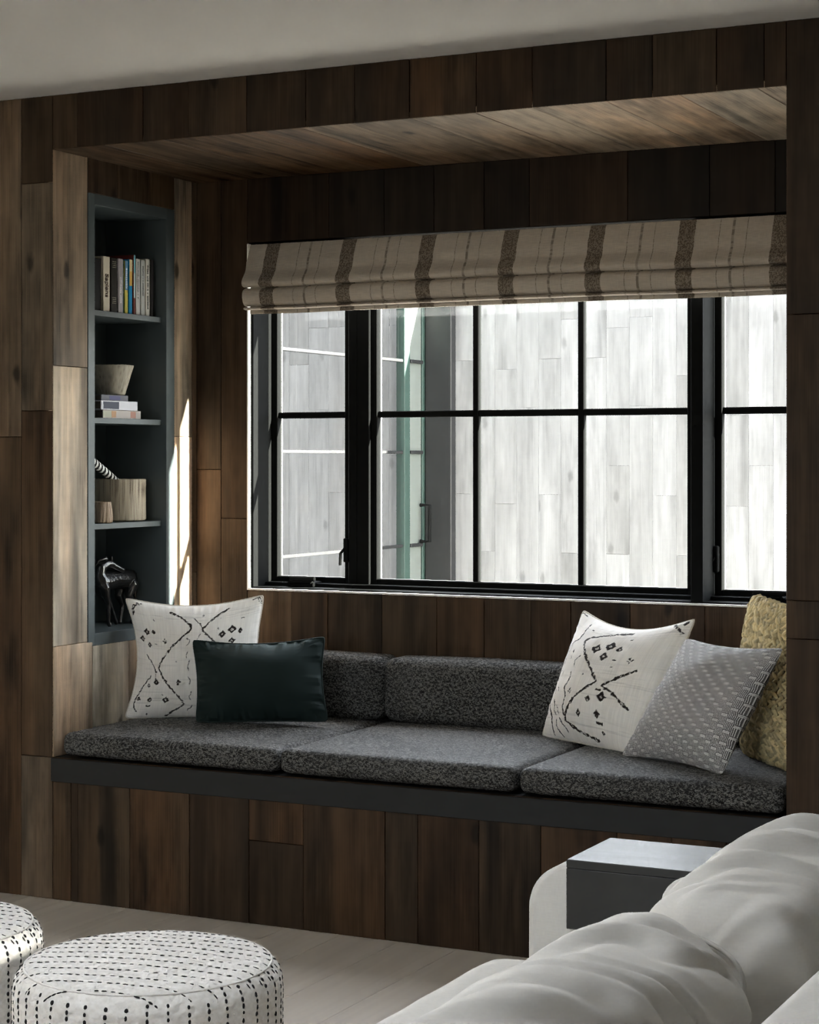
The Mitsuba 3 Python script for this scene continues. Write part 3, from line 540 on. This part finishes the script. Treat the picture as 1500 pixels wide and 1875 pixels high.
def jute():
    col = lambda uv: np.array([0.16, 0.105, 0.045]) * np.ones((len(uv), 1))
    k, fr, uv = pillow('jute_pillow', 'golden braided jute pillow in the right corner behind the grey woven pillow', P5, 0.12, 60, 'fabric_vc', col, piping=None, dip=(0.0, 0.0, 0.0, 0.0), seed=6, corner=0.13)
    P = np.array(fr.vertices).reshape(61, 61, 3); N = np.array(fr.vertex_normals).reshape(61, 61, 3)
    ico = trimesh.creation.icosphere(subdivisions=1); V, C = [], []
    rows, cols = 22, 20
    for r in range(rows):
        for c in range(cols):
            for s in (0, 1):
                u = (c + 0.5 + 0.5 * s * 0) / cols; v = (r + 0.25 + 0.5 * s) / rows
                i, j = int(u * 60), int(v * 60)
                p, n = P[i, j], N[i, j]
                tu = P[min(i + 1, 60), j] - P[max(i - 1, 0), j]; tv = P[i, min(j + 1, 60)] - P[i, max(j - 1, 0)]
                tu /= np.linalg.norm(tu); tv /= np.linalg.norm(tv)
                p = p + tu * (u * 60 - i) * 0.007 + tv * (v * 60 - j) * 0.007
                a = (0.75 if s else -0.75) + rnd.uniform(-0.25, 0.25)
                d = tu * math.cos(a) + tv * math.sin(a); e = np.cross(n, d)
                sz = (0.0155 * rnd.uniform(0.8, 1.2), 0.0052, 0.006)
                V.append(p + n * rnd.uniform(0.001, 0.006) + ico.vertices[:, :1] * d * sz[0] + ico.vertices[:, 1:2] * e * sz[1] + ico.vertices[:, 2:] * n * sz[2])
                C.append(np.ones((len(ico.vertices), 1)) * np.array([0.66, 0.54, 0.30]) * rnd.uniform(0.6, 1.2))
    F_ = np.vstack([ico.faces + i * len(ico.vertices) for i in range(len(V))])
    q = obj('braid', trimesh.Trimesh(np.vstack(V), F_, process=False), 'fabric_vc', k, smooth=True, color=np.vstack(C)); tag(q, 'knotted jute strands', kind='stuff')
jute()

# ---------------------------------------------------------------- things on the shelves
def vc(mesh, col, var=0.0, freq=80, seed=0, dark=None):
    n = meshkit.fbm(np.array(mesh.vertices) * freq, 3, seed)[:, None]
    c = np.array(col) * (1 + var * 2 * (n - 0.5))
    if dark is not None: c = c * (1 - np.clip((n - 0.55) * 4, 0, 1)) + np.array(dark) * np.clip((n - 0.55) * 4, 0, 1)
    return np.broadcast_to(c, (len(mesh.vertices), 3))
def text(s, h, origin, xd, yd, nd, colour, parent, bold=False, length=None, name='lettering'):
    try: m = meshkit.text_mesh(s, h, 0.0006, bold)
    except Exception: return
    v = np.array(m.vertices); L = v[:, 0].max() - v[:, 0].min(); v[:, 0] -= v[:, 0].min()
    if length: v[:, 0] *= length / L
    P = np.array(origin) + v[:, :1] * np.array(xd, float) + v[:, 1:2] * np.array(yd, float) + v[:, 2:] * np.array(nd, float)
    m = trimesh.Trimesh(P, m.faces if np.dot(np.cross(xd, yd), nd) > 0 else np.array(m.faces)[:, ::-1], process=False)
    obj(name, m, 'painted', parent, color=np.broadcast_to(np.array(colour, float), (len(P), 3)))
Z1, Z2, Z3, Z4 = 1.806, 1.466, 1.131, SZ0 + 0.038
# upright books: (y0, y1, height, spine colour, label, spine extras)
BOOKS = [(0.222, 0.262, 0.176, (0.012, 0.012, 0.013), 'black book with a cream oval on its spine, leftmost on the top shelf', [('oval',)]),
    (0.264, 0.316, 0.168, (0.010, 0.010, 0.011), 'thick plain black book beside the cream-spined book on the top shelf', []),
    (0.318, 0.354, 0.178, (0.60, 0.55, 0.45), 'cream book with a large dark serif title on the top shelf', [('t', 'Sapiens', 0.017, 0.075, 0.046, (0.05, 0.03, 0.025), True)]),
    (0.355, 0.389, 0.176, (0.022, 0.020, 0.017), 'black book with pale rules, right of the cream book on the top shelf', [('lines', (0.25, 0.24, 0.20))]),
    (0.390, 0.416, 0.176, (0.36, 0.34, 0.36), 'grey-violet book fifth from the left on the top shelf', [('t', 'A HISTORY', 0.010, 0.085, 0.05, (0.75, 0.75, 0.78), False)]),
    (0.417, 0.437, 0.176, (0.015, 0.085, 0.095), 'dark teal book with white lettering on the top shelf', [('t', 'COOKING', 0.012, 0.085, 0.015, (0.7, 0.8, 0.8), True)]),
    (0.438, 0.455, 0.174, (0.52, 0.46, 0.10), 'book with blue top and yellow lower spine on the top shelf', [('band', 0.45, 1.0, (0.10, 0.22, 0.36)), ('t', 'GARDEN', 0.010, 0.07, 0.015, (0.8, 0.85, 0.9), True)]),
    (0.456, 0.474, 0.180, (0.01, 0.20, 0.42), 'bright blue book with a yellow and orange upper spine on the top shelf', [('band', 0.52, 1.0, (0.62, 0.40, 0.10)), ('band', 0.78, 1.0, (0.66, 0.60, 0.36))]),
    (0.475, 0.486, 0.196, (0.13, 0.03, 0.025), 'tallest thin book, pale blue above and dark red below', [('band', 0.28, 1.0, (0.42, 0.52, 0.52)), ('band', 0.7, 1.0, (0.16, 0.38, 0.44))]),
    (0.487, 0.500, 0.178, (0.33, 0.38, 0.33), 'thin book with teal and green upper spine on the top shelf', [('band', 0.72, 1.0, (0.01, 0.14, 0.17)), ('band', 0.52, 0.72, (0.04, 0.24, 0.11))]),
    (0.501, 0.524, 0.186, (0.55, 0.54, 0.53), 'white book right of the thin green and teal one on the top shelf', [('t', 'THE ART OF LIVING', 0.008, 0.12, 0.0, (0.12, 0.12, 0.12), False)]),
    (0.525, 0.546, 0.184, (0.46, 0.48, 0.47), 'pale grey-green book second of the white books on the top shelf', [('t', 'THE WAY WE LIVE', 0.008, 0.10, 0.01, (0.08, 0.08, 0.08), False)]),
    (0.547, 0.567, 0.188, (0.58, 0.57, 0.52), 'white book with a bold black title down its spine on the top shelf', [('t', 'HOME AND HEART', 0.010, 0.14, 0.01, (0.05, 0.05, 0.05), True)]),
    (0.568, 0.588, 0.192, (0.33, 0.32, 0.28), 'beige-grey plain book second from the right on the top shelf', []),
    (0.589, 0.603, 0.190, (0.045, 0.045, 0.047), 'dark grey thin book at the right end of the top shelf', [])]
for i, (y0, y1, h, col, lbl, ex) in enumerate(BOOKS):
    k = thing('book', lbl, 'book', 'upright books on the top shelf')
    x1 = -3.626 - 0.004 * ((i * 7) % 4) - (0.004 if i < 2 else 0); x0 = x1 - 0.135
    c = cat([box(x0, x1, y0 + 0.0005, y0 + 0.003, Z1, Z1 + h, 0.0005), box(x0, x1, y1 - 0.003, y1 - 0.0005, Z1, Z1 + h, 0.0005), box(x1 - 0.003, x1, y0 + 0.0005, y1 - 0.0005, Z1, Z1 + h, 0.001)])
    obj('cover', c, 'painted', k, color=np.broadcast_to(np.array(col), (len(c.vertices), 3)))
    b = box(x0 + 0.003, x1 - 0.004, y0 + 0.003, y1 - 0.003, Z1 + 0.002, Z1 + h - 0.003, 0.0005); obj('page_block', b, 'painted', k, color=np.broadcast_to(np.array([0.5, 0.46, 0.38]), (len(b.vertices), 3)))
    for e in ex:
        xs = x1 + 0.0004
        if e[0] == 'band':
            b = box(x1 - 0.0002, x1 + 0.0005 + 0.0002 * ex.index(e), y0 + 0.001, y1 - 0.001, Z1 + h * e[1], Z1 + h * e[2] - 0.0006, 0.0001); obj('spine_band', b, 'painted', k, color=np.broadcast_to(np.array(e[3]), (len(b.vertices), 3)))
        elif e[0] == 'oval':
            o = trimesh.creation.cylinder(1, 0.001, sections=32); o.apply_scale([0.012, 0.016, 1]); o.apply_transform(trimesh.transformations.rotation_matrix(np.pi / 2, [0, 1, 0])); o.apply_translation([x1 + 0.0008, (y0 + y1) / 2, Z1 + 0.083])
            o.vertices[:, 2] = Z1 + 0.083 + (o.vertices[:, 2] - Z1 - 0.083) * 1.2; obj('emblem', o, 'painted', k, color=np.broadcast_to(np.array([0.6, 0.58, 0.46]), (len(o.vertices), 3)))
        elif e[0] == 'lines':
            L = [box(x1 - 0.0002, x1 + 0.0006, y0 + 0.006, y1 - 0.006, Z1 + z, Z1 + z + 0.0016, 0.0001) for z in (0.03, 0.036, 0.042, 0.048, 0.145, 0.151, 0.157, 0.163)]
            [obj('spine_rule', q, 'painted', k, color=np.broadcast_to(np.array(e[1]), (len(q.vertices), 3))) for q in L]
        else:
            _, s, hh, ln, gap_top, cc, bold = e
            w = y1 - y0; hh = min(hh, w * 0.62)
            if s != 'Sapiens':     # lettering too small to read: rows of tiny marks
                q, L, rg = Z1 + h - gap_top - 0.01, [], random.Random(i)
                while q > Z1 + h - gap_top - 0.01 - ln:
                    dz = rg.uniform(0.0025, 0.0045) * (1.4 if bold else 1.0)
                    L.append(box(x1 - 0.0002, x1 + 0.0007, (y0 + y1) / 2 - hh * 0.4, (y0 + y1) / 2 + hh * rg.uniform(0.2, 0.45), q - dz, q, 0.0001)); q -= dz + (0.0016 if rg.random() > 0.2 else 0.006)
                L = cat(L); kk = obj('lettering', L, 'painted', k, color=np.broadcast_to(np.array(cc, float), (len(L.vertices), 3))); tag(kk, 'tiny illegible lettering', kind='stuff')
                continue
            text(s, hh, (x1 + 0.0008, (y0 + y1) / 2 - hh * 0.45, Z1 + h - gap_top - 0.01), (0, 0, -1), (0, 1, 0), (1, 0, 0), cc, k, bold, ln)
# the stack of three lying books
STACK = [(Z2, 0.027, -3.636, 0.318, 0.532, -0.155, (0.42, 0.38, 0.36), 'thick lying book with a worn multicoloured spine, lowest of the stack', [(0.0, 0.22, (0.42, 0.42, 0.34)), (0.22, 0.34, (0.40, 0.24, 0.14)), (0.72, 0.86, (0.36, 0.20, 0.16))]),
    (Z2 + 0.0275, 0.029, -3.630, 0.300, 0.505, -0.15, (0.56, 0.56, 0.60), 'lying silver-white book with a dark block on its spine, middle of the stack', [(0.06, 0.48, (0.07, 0.075, 0.10))]),
    (Z2 + 0.057, 0.019, -3.642, 0.318, 0.468, -0.14, (0.14, 0.14, 0.16), 'small lying slate-grey book at the top of the stack under the stone bowl', [(0.3, 0.7, (0.10, 0.10, 0.19))])]
for z, h, x1, y0, y1, d, col, lbl, bands in STACK:
    k = thing('book', lbl, 'book', 'lying books on the second shelf')
    c = cat([box(x1 + d, x1, y0, y1, z, z + 0.003, 0.0006), box(x1 + d, x1, y0, y1, z + h - 0.003, z + h, 0.0006), box(x1 - 0.003, x1, y0, y1, z, z + h, 0.0012)])
    obj('cover', c, 'painted', k, color=np.broadcast_to(np.array(col), (len(c.vertices), 3)))
    b = box(x1 + d + 0.003, x1 - 0.003, y0 + 0.003, y1 - 0.003, z + 0.003, z + h - 0.003, 0.0004); obj('page_block', b, 'painted', k, color=np.broadcast_to(np.array([0.10, 0.085, 0.07]), (len(b.vertices), 3)))
    for a, e, cc in bands:
        b = box(x1 - 0.0002, x1 + 0.0006, y0 + (y1 - y0) * a + 0.0004, y0 + (y1 - y0) * e, z + 0.003, z + h - 0.003, 0.0001); obj('spine_band', b, 'painted', k, color=np.broadcast_to(np.array(cc), (len(b.vertices), 3)))
# stone bowl
m = lathe([(0, 0), (0.030, 0), (0.046, 0.003), (0.060, 0.048), (0.0745, 0.094), (0.0735, 0.099), (0.066, 0.0995), (0.055, 0.055), (0.035, 0.018), (0, 0.014)], 96).subdivide().subdivide()
m = displace(m, 0.0016, 45, 3, 3); m = moved(m, (-3.715, 0.474, Z2 + 0.0775))
k = obj('stone_bowl', m, 'painted', smooth=True, color=vc(m, (0.36, 0.33, 0.27), 0.5, 90, 4, (0.14, 0.12, 0.09)))
tag(k, 'rough grey-brown stone bowl standing on the stack of lying books', 'bowl')
# log pot, cup, striped horn
def wooden(prof, loc, seed, col, dark):
    m = lathe(prof, 120).subdivide()
    v = np.array(m.vertices); an = np.arctan2(v[:, 1], v[:, 0]); r = np.linalg.norm(v[:, :2], axis=1)
    bump = (meshkit.fbm(np.stack([np.cos(an) * 6, np.sin(an) * 6, v[:, 2] * 12], 1), 3, seed) - 0.5) * 0.006
    v[:, :2] *= (1 + bump / np.maximum(r, 0.02))[:, None]; m.vertices = v
    streak = meshkit.fbm(np.stack([np.cos(an) * 26, np.sin(an) * 26, v[:, 2] * 9], 1), 4, seed + 3)
    kn = np.exp(-(((an - 0.15) * 0.09 / 0.022) ** 2 + ((v[:, 2] - 0.105) / 0.018) ** 2)) * (0.5 + meshkit.noise(v * 300, 4))
    t = np.clip((streak - 0.45) * 3.2 + kn * 0.9, 0, 1)[:, None]
    c = np.array(col) * (1 - t) + np.array(dark) * t
    return moved(m, loc), c
m, c = wooden([(0, 0.002), (0.090, 0.002), (0.0955, 0.006), (0.0955, 0.07), (0.0955, 0.136), (0.094, 0.139), (0.083, 0.139), (0.081, 0.03), (0, 0.028)], (-3.722, 0.517, Z3), 2, (0.40, 0.345, 0.26), (0.14, 0.11, 0.08))
k = obj('wooden_pot', m, 'painted', smooth=True, color=c); tag(k, 'large log-like round wooden pot on the third shelf', 'pot')
m, c = wooden([(0, 0.001), (0.030, 0.001), (0.0345, 0.004), (0.0355, 0.02), (0.0345, 0.04), (0.030, 0.068), (0.0285, 0.0685), (0.027, 0.06), (0.028, 0.02), (0, 0.018)], (-3.640, 0.317, Z3), 8, (0.38, 0.29, 0.21), (0.12, 0.08, 0.055))
k = obj('wooden_cup', m, 'painted', smooth=True, color=c); tag(k, 'small brown wooden cup in front of the log pot', 'cup')
def horn():
    pts = np.array([(-3.700, 0.340, 1.330), (-3.700, 0.372, 1.316), (-3.702, 0.41, 1.300), (-3.705, 0.45, 1.283), (-3.71, 0.49, 1.266), (-3.715, 0.53, 1.246), (-3.72, 0.56, 1.225)])
    q = np.linspace(0, 1, 120); P = np.stack([np.interp(q, np.linspace(0, 1, len(pts)), pts[:, i]) for i in range(3)], 1)
    m = tube(P, np.interp(q, [0, 1], [0.0155, 0.010]), 24)
    v = np.array(m.vertices); t = np.r_[np.repeat(q, 24), 0, 1]; an = np.r_[np.tile(np.arange(24) / 24 * 2 * np.pi, 120), 0, 0]
    ph = t * 12 + 0.18 * np.sin(an)
    c = np.where(((ph % 1) < 0.5)[:, None], np.array([0.70, 0.69, 0.66]), np.array([0.012, 0.012, 0.012]))
    k = obj('striped_horn', m, 'painted', smooth=True, color=c); tag(k, 'black and white striped horn sticking out of the large wooden pot', 'ornament')
horn()
# the dark horse figurine: one continuous body
def horse():
    k = thing('horse_figurine', 'glossy black long-legged horse figurine with its head turned back, on the bottom shelf', 'figurine')
    X = -3.715; Z = Z4
    def S(p, r): return m3.Manifold.sphere(r, 20).translate((X + p[0], p[1], Z + p[2]))
    def bone(a, ra, b, rb): return m3.Manifold.hull(S(a, ra) + S(b, rb))
    J = {'chest': ((0, 0.415, 0.145), 0.034), 'mid': ((0, 0.485, 0.152), 0.032), 'rump': ((0, 0.560, 0.148), 0.034), 'nb': ((0.0, 0.405, 0.165), 0.024), 'n1': ((0.004, 0.408, 0.192), 0.019), 'n2': ((0.012, 0.436, 0.205), 0.0135), 'poll': ((0.016, 0.450, 0.204), 0.0125), 'muz': ((0.030, 0.500, 0.182), 0.0075)}
    ch = [('chest', 'mid'), ('mid', 'rump'), ('chest', 'nb'), ('nb', 'n1'), ('n1', 'n2'), ('n2', 'poll'), ('poll', 'muz')]
    B = [bone(*J[a], *J[b]) for a, b in ch]
    legs = [[((0.020, 0.410, 0.128), 0.019), ((0.020, 0.428, 0.082), 0.0085), ((0.020, 0.432, 0.076), 0.008), ((0.020, 0.434, 0.016), 0.0055), ((0.020, 0.438, 0.007), 0.0075)],
            [((-0.016, 0.425, 0.128), 0.018), ((-0.010, 0.478, 0.084), 0.0075), ((-0.010, 0.480, 0.078), 0.0072), ((-0.010, 0.515, 0.016), 0.0048), ((-0.010, 0.520, 0.007), 0.007)],
            [((0.018, 0.565, 0.130), 0.024), ((0.018, 0.552, 0.095), 0.012), ((0.018, 0.585, 0.062), 0.0075), ((0.018, 0.575, 0.016), 0.0055), ((0.018, 0.570, 0.007), 0.0075)],
            [((-0.016, 0.560, 0.130), 0.022), ((-0.016, 0.540, 0.095), 0.012), ((-0.016, 0.565, 0.062), 0.0075), ((-0.016, 0.552, 0.016), 0.0055), ((-0.016, 0.548, 0.007), 0.0075)]]
    for L in legs: B += [bone(*a, *b) for a, b in zip(L[:-1], L[1:])]
    for s in (-0.008, 0.008): B.append(bone((0.014 + s, 0.447, 0.210), 0.005, (0.014 + s * 1.5, 0.443, 0.228), 0.0018))
    man = B[0]
    for b in B[1:]: man = man + b
    man = man.refine_to_length(0.004)
    mm = man.to_mesh(); m = trimesh.Trimesh(mm.vert_properties[:, :3], mm.tri_verts); trimesh.smoothing.filter_taubin(m, iterations=12)
    m = displace(m, 0.0008, 160, 2, 2)
    obj('body', m, 'dark_bronze', k, smooth=True)
    t = np.array([(0, 0.590, 0.172), (0, 0.603, 0.165), (0, 0.611, 0.14), (0, 0.613, 0.105), (0, 0.611, 0.07)]) + [X, 0, Z]
    q = np.linspace(0, 1, 24); P = np.stack([np.interp(q, np.linspace(0, 1, 5), t[:, i]) for i in range(3)], 1)
    tm = displace(tube(P, np.interp(q, [0, 0.3, 0.7, 1], [0.006, 0.010, 0.009, 0.002]), 12), 0.0012, 300, 3); obj('tail', tm, 'dark_bronze', k, smooth=True)
    mp = np.array([(0.0, 0.392, 0.20), (0.002, 0.402, 0.216), (0.010, 0.428, 0.222), (0.014, 0.440, 0.220)]) + [X, 0, Z]
    obj('mane', displace(tube(mp, [0.003, 0.005, 0.005, 0.003], 8), 0.001, 300, 5), 'dark_bronze', k, smooth=True)
horse()

# ---------------------------------------------------------------- ottomans
def ottoman_meshes():
    R, Ht = 0.247, 0.425
    pr = [(0, 0.012)] + [(R - 0.01, 0.012)] + [(R - 0.002, 0.02)] + [(R, z) for z in np.linspace(0.03, Ht - 0.055, 40)]
    a = np.linspace(0, np.pi / 2, 14)[1:]
    pr += [(R - 0.045 + 0.045 * math.cos(t), Ht - 0.055 + 0.045 * math.sin(t)) for t in a]
    pr += [(r, Ht - 0.010 + 0.010 * (1 - (r / (R - 0.045)) ** 2)) for r in np.linspace(R - 0.045, 0, 32)[1:]]
    body = displace(lathe(pr, 260), 0.0026, 95, 4, 2)
    def surf_top(r):
        if r <= R - 0.045: return Ht - 0.010 + 0.010 * (1 - (r / (R - 0.045)) ** 2)
        return Ht - 0.055 + math.sqrt(max(0, 0.045 ** 2 - (r - R + 0.045) ** 2))
    ico = trimesh.creation.icosphere(subdivisions=1); V = []
    def dash(p, d, n, L, w):
        d = np.array(d, float); n = np.array(n, float); d /= np.linalg.norm(d); n /= np.linalg.norm(n); e = np.cross(n, d)
        V.append(np.array(p) + ico.vertices[:, :1] * d * L + ico.vertices[:, 1:2] * e * w + ico.vertices[:, 2:] * n * w * 0.6)
    na = 42
    for i in range(na):
        t = 2 * math.pi * i / na; cx_, cy_ = math.cos(t), math.sin(t)
        z = 0.03 + rnd.uniform(0, 0.01)
        while z < Ht - 0.02:
            z += 0.0128 * rnd.uniform(0.85, 1.15)
            if z < Ht - 0.055: p, n, d = (R * cx_, R * cy_, z), (cx_, cy_, 0), (0, 0, 1)
            else:
                ph = (z - Ht + 0.055) / 0.045; r = R - 0.045 + 0.045 * math.cos(ph); p = (r * cx_, r * cy_, Ht - 0.055 + 0.045 * math.sin(ph)); n = (math.cos(ph) * cx_, math.cos(ph) * cy_, math.sin(ph)); d = (-math.sin(ph) * cx_, -math.sin(ph) * cy_, math.cos(ph))
            if abs(cx_) < 0.75 and z > Ht - 0.030: break
            p = (p[0] + rnd.uniform(-.001, .001) * cy_, p[1] - rnd.uniform(-.001, .001) * cx_, p[2])
            w = rnd.uniform(0.0026, 0.0037); dash(p, d, n, rnd.uniform(0.0036, 0.0050), w)
    for yy in np.arange(-R + 0.028, R - 0.01, 0.0345):
        xx = -math.sqrt((R - 0.004) ** 2 - yy * yy)
        end = -xx
        while xx < end:
            r = math.hypot(xx, yy); z = surf_top(r)
            ph = max(0, r - R + 0.045) / 0.045; n = (xx / max(r, 1e-6) * ph, yy / max(r, 1e-6) * ph, math.sqrt(max(0.02, 1 - ph * ph)))
            dash((xx, yy + rnd.uniform(-.0012, .0012), z + 0.0006), (1, 0, -n[0] / n[2]), n, rnd.uniform(0.0040, 0.0060), rnd.uniform(0.0013, 0.0020))
            xx += 0.0165 * rnd.uniform(0.85, 1.15) * max(0.3, n[2])
    st = trimesh.Trimesh(np.vstack(V), np.vstack([ico.faces + i * len(ico.vertices) for i in range(len(V))]), process=False)
    seam = tube([((R - 0.020) * math.cos(t), (R - 0.020) * math.sin(t), Ht - 0.0165) for t in np.linspace(0, 2 * math.pi, 120)], 0.0022, 6, False)
    # fuzz
    pts, fi = trimesh.sample.sample_surface(body, 14000, seed=5); nn = body.face_normals[fi]
    rg = np.random.default_rng(3); d = nn + rg.normal(0, 0.6, nn.shape); d /= np.linalg.norm(d, axis=1, keepdims=True); e = np.cross(d, rg.normal(0, 1, nn.shape)); e /= np.linalg.norm(e, axis=1, keepdims=True)
    L = rg.uniform(0.003, 0.008, (len(pts), 1))
    A = pts - e * 0.0003; B_ = pts + e * 0.0003; C_ = pts + d * L
    fv = np.stack([A, B_, C_], 1).reshape(-1, 3); ff = np.arange(len(fv)).reshape(-1, 3)
    return body, st, seam, trimesh.Trimesh(fv, ff, process=False)
ob, ost, osm, ofz = ottoman_meshes()
OM = [mikit.ply(ob, 'boucle_white', smooth=True), mikit.ply(ost, 'stitch_black', smooth=True), mikit.ply(osm, 'boucle_white', smooth=True), mikit.ply(ofz, 'boucle_white')]
for (ox, oy, rz), lbl in zip([(-2.03, -1.80, 12), (-2.607, -1.765, 20)], ['round white ottoman with black dashed stitching, wholly in view at the bottom left', 'round white ottoman with black dashed stitching, cut off by the left edge of the photo']):
    k = thing('ottoman', lbl, 'ottoman', 'round stitched ottomans')
    M = T().translate([ox, oy, 0]).rotate([0, 0, 1], rz)
    for nm, d in zip(('body', 'stitching', 'welt', 'fuzz'), OM):
        kk = fresh(f'{k}__{nm}'); scene[kk] = {**d, 'to_world': M}
        if nm in ('stitching', 'fuzz'): tag(kk, 'black thread dashes' if nm == 'stitching' else 'fine loose wool fibres', kind='stuff')
    for a in range(4):
        t = math.pi / 4 + a * math.pi / 2; f = lathe([(0, 0), (0.018, 0), (0.02, 0.013), (0, 0.013)], 16)
        obj('foot', moved(f, (ox + 0.19 * math.cos(t), oy + 0.19 * math.sin(t), 0)), 'black_metal', k)

# ---------------------------------------------------------------- sofa in the foreground
sf = thing('sofa', 'pale linen sofa in the right foreground with low rounded arm', 'sofa')
def rprof(x0, x1, z0, z1, r0, r1, n=14):
    """outline in (x, z): square below, rounded above with radius r0 at x0 and r1 at x1."""
    a = np.linspace(0, np.pi / 2, n)
    L = [(x0, z0)] + [(x0 + r0 - r0 * math.cos(t), z1 - r0 + r0 * math.sin(t)) for t in a] + [(x1 - r1 + r1 * math.sin(t), z1 - r1 + r1 * math.cos(t)) for t in a] + [(x1, z0)]
    return L
from shapely.geometry import Polygon
def extr_y(outline, y0, y1, bev=0.012):
    """A slab with the outline in (x, z) between y0 and y1, its outline edges rounded a little."""
    P = Polygon(outline).buffer(0); L = []
    rings = []
    for dy, inset in ((0, bev), (bev * 0.3, bev * 0.3), (bev, 0)):
        rings.append((y0 + dy, inset))
    seq = rings + [(y1 - (a - y0), i) for a, i in rings[::-1]]
    c = np.array(outline); cen = c.mean(0); n = len(c)
    V = []
    for y, ins in seq:
        d = c - cen; Ln = np.linalg.norm(d, axis=1, keepdims=True); q = c - d / Ln * ins
        V.append(np.stack([q[:, 0], np.full(n, y), q[:, 1]], 1))
    F_ = []
    for i in range(len(seq) - 1):
        for j in range(n):
            k = (j + 1) % n; F_ += [(i * n + j, (i + 1) * n + k, i * n + k), (i * n + j, (i + 1) * n + j, (i + 1) * n + k)]
    V.append(np.array([[cen[0], y0, cen[1]], [cen[0], y1, cen[1]]])); b = len(seq) * n
    for j in range(n):
        k = (j + 1) % n; F_ += [(b, j, k), (b + 1, (len(seq) - 1) * n + k, (len(seq) - 1) * n + j)]
    m = trimesh.Trimesh(np.vstack(V), F_, process=False)
    if m.volume < 0: m.invert()
    return m
AY0, AY1 = -1.500, -1.300
obj('arm', extr_y([(x + (0.012 if 0.1 < z < 0.4 else 0), z) for x, z in rprof(-1.402, -0.54, 0.06, 0.594, 0.085, 0.04)], AY0, AY1, 0.018), 'linen', sf, smooth=40)
obj('back_frame', extr_y(rprof(-0.685, -0.53, 0.06, 0.655, 0.035, 0.045), -3.75, AY0, 0.01), 'linen', sf, smooth=40)
obj('base', box(-1.40, -0.68, -3.75, AY0, 0.06, 0.27, 0.01), 'linen', sf)
for a, b in ((-2.30, AY0 - 0.006), (-3.10, -2.31), (-3.74, -3.11)):
    m = softbox((0.60, b - a, 0.16), 0.055, 0.02, 0.016)
    obj('seat_cushion', moved(displace(m, 0.003, 7, 3, 2), (-1.478 + 0.30, (a + b) / 2, 0.345)), 'linen', sf, smooth=True)
for px, py in ((-1.34, -1.36), (-0.6, -1.36), (-1.34, -3.68), (-0.6, -3.68)): obj('leg', lathe([(0, 0), (0.018, 0), (0.024, 0.06), (0, 0.06)], 16).apply_translation([px, py, 0]), 'dark_oak', sf)
def sofa_cushion(y0, y1, loc, lean, seed, lbl, size=(0.235, 0.242), rz=0, ends=(1, -1)):
    L = y1 - y0
    m = softbox((size[0], L, size[1]), 0.075, 0.0085, 0.022)
    P = np.array(m.vertices); q = P / (np.array([size[0], L, size[1]]) / 2)
    # creases run round the cushion and gather towards its ends
    u = P[:, 1]; ang = np.arctan2(P[:, 2] / size[1], P[:, 0] / size[0])
    w1 = meshkit.fbm(np.stack([u * 7 + ang * 0.8, ang * 1.1, ang * 0 + seed], 1), 2, seed) - 0.5
    rid = meshkit.noise(np.stack([u * 14 + 1.5 * ang + 3.2 * w1, ang * 0.55, ang * 0 + seed], 1), seed + 2)
    rid2 = meshkit.noise(np.stack([u * 30 + 2.6 * ang + 3.0 * w1, ang * 1.1, ang * 0 + seed], 1), seed + 4)
    amp = meshkit.noise(np.stack([u * 3.2, ang * 0.9, ang * 0 + 9 + seed], 1), 7)
    endf = np.clip((1 - np.abs(q[:, 1])) * 6, 0, 1)
    d = (0.018 * w1 + 0.030 * (np.abs(rid - 0.5) * 2 - 0.4) * (0.3 + 1.1 * amp) + 0.013 * (np.abs(rid2 - 0.5) * 2 - 0.4) * amp) * (0.35 + 0.65 * endf)
    P = P + np.array(m.vertex_normals) * d[:, None]
    # ends draw in towards the seam
    s = 1 - 0.10 * np.clip((np.abs(q[:, 1]) - 0.8) / 0.2, 0, 1) ** 2
    P[:, 0] *= s; P[:, 2] *= s
    m = trimesh.Trimesh(P, m.faces, process=False)
    k = thing('sofa_cushion', lbl, 'cushion', 'loose back cushions of the sofa')
    M = dict(loc=(loc[0], (y0 + y1) / 2, loc[1]), ry=lean, rz=rz)
    obj('cover', moved(m, **M), 'linen', k, smooth=True)
    for sg in ends:
        hx_, hz_ = size[0] / 2 * 0.86, size[1] / 2 * 0.90
        an = np.linspace(0, 2 * np.pi, 90); e = 0.55
        pts = np.stack([np.sign(np.cos(an)) * np.abs(np.cos(an)) ** e * hx_, np.full(90, sg * (L / 2 - 0.012)), np.sign(np.sin(an)) * np.abs(np.sin(an)) ** e * hz_], 1)
        t = tube(pts, 0.0035, 6, False); obj('piping', moved(t, **M), 'linen', k, smooth=True)
sofa_cushion(-2.95, -2.215, (-0.882, 0.578), 17, 3, 'wrinkled pale linen back cushion, nearest in the foreground with a piped end')
sofa_cushion(-2.21, -1.515, (-0.828, 0.597), 15, 8, 'pale linen back cushion beyond the wrinkled one, against the right edge of the photo', ends=(1,))
# the wooden tray over the arm
tr = thing('arm_tray', 'black-stained wooden block tray fitted over the sofa arm', 'tray')
obj('top', box(-1.316, -0.93, -1.513, -1.287, 0.594, 0.610, 0.0015), 'dark_oak', tr)
obj('side_panel', box(-1.316, -0.93, -1.513, -1.501, 0.484, 0.594, 0.001), 'dark_oak', tr)
obj('side_panel', box(-1.316, -0.93, -1.299, -1.287, 0.484, 0.594, 0.001), 'dark_oak', tr)
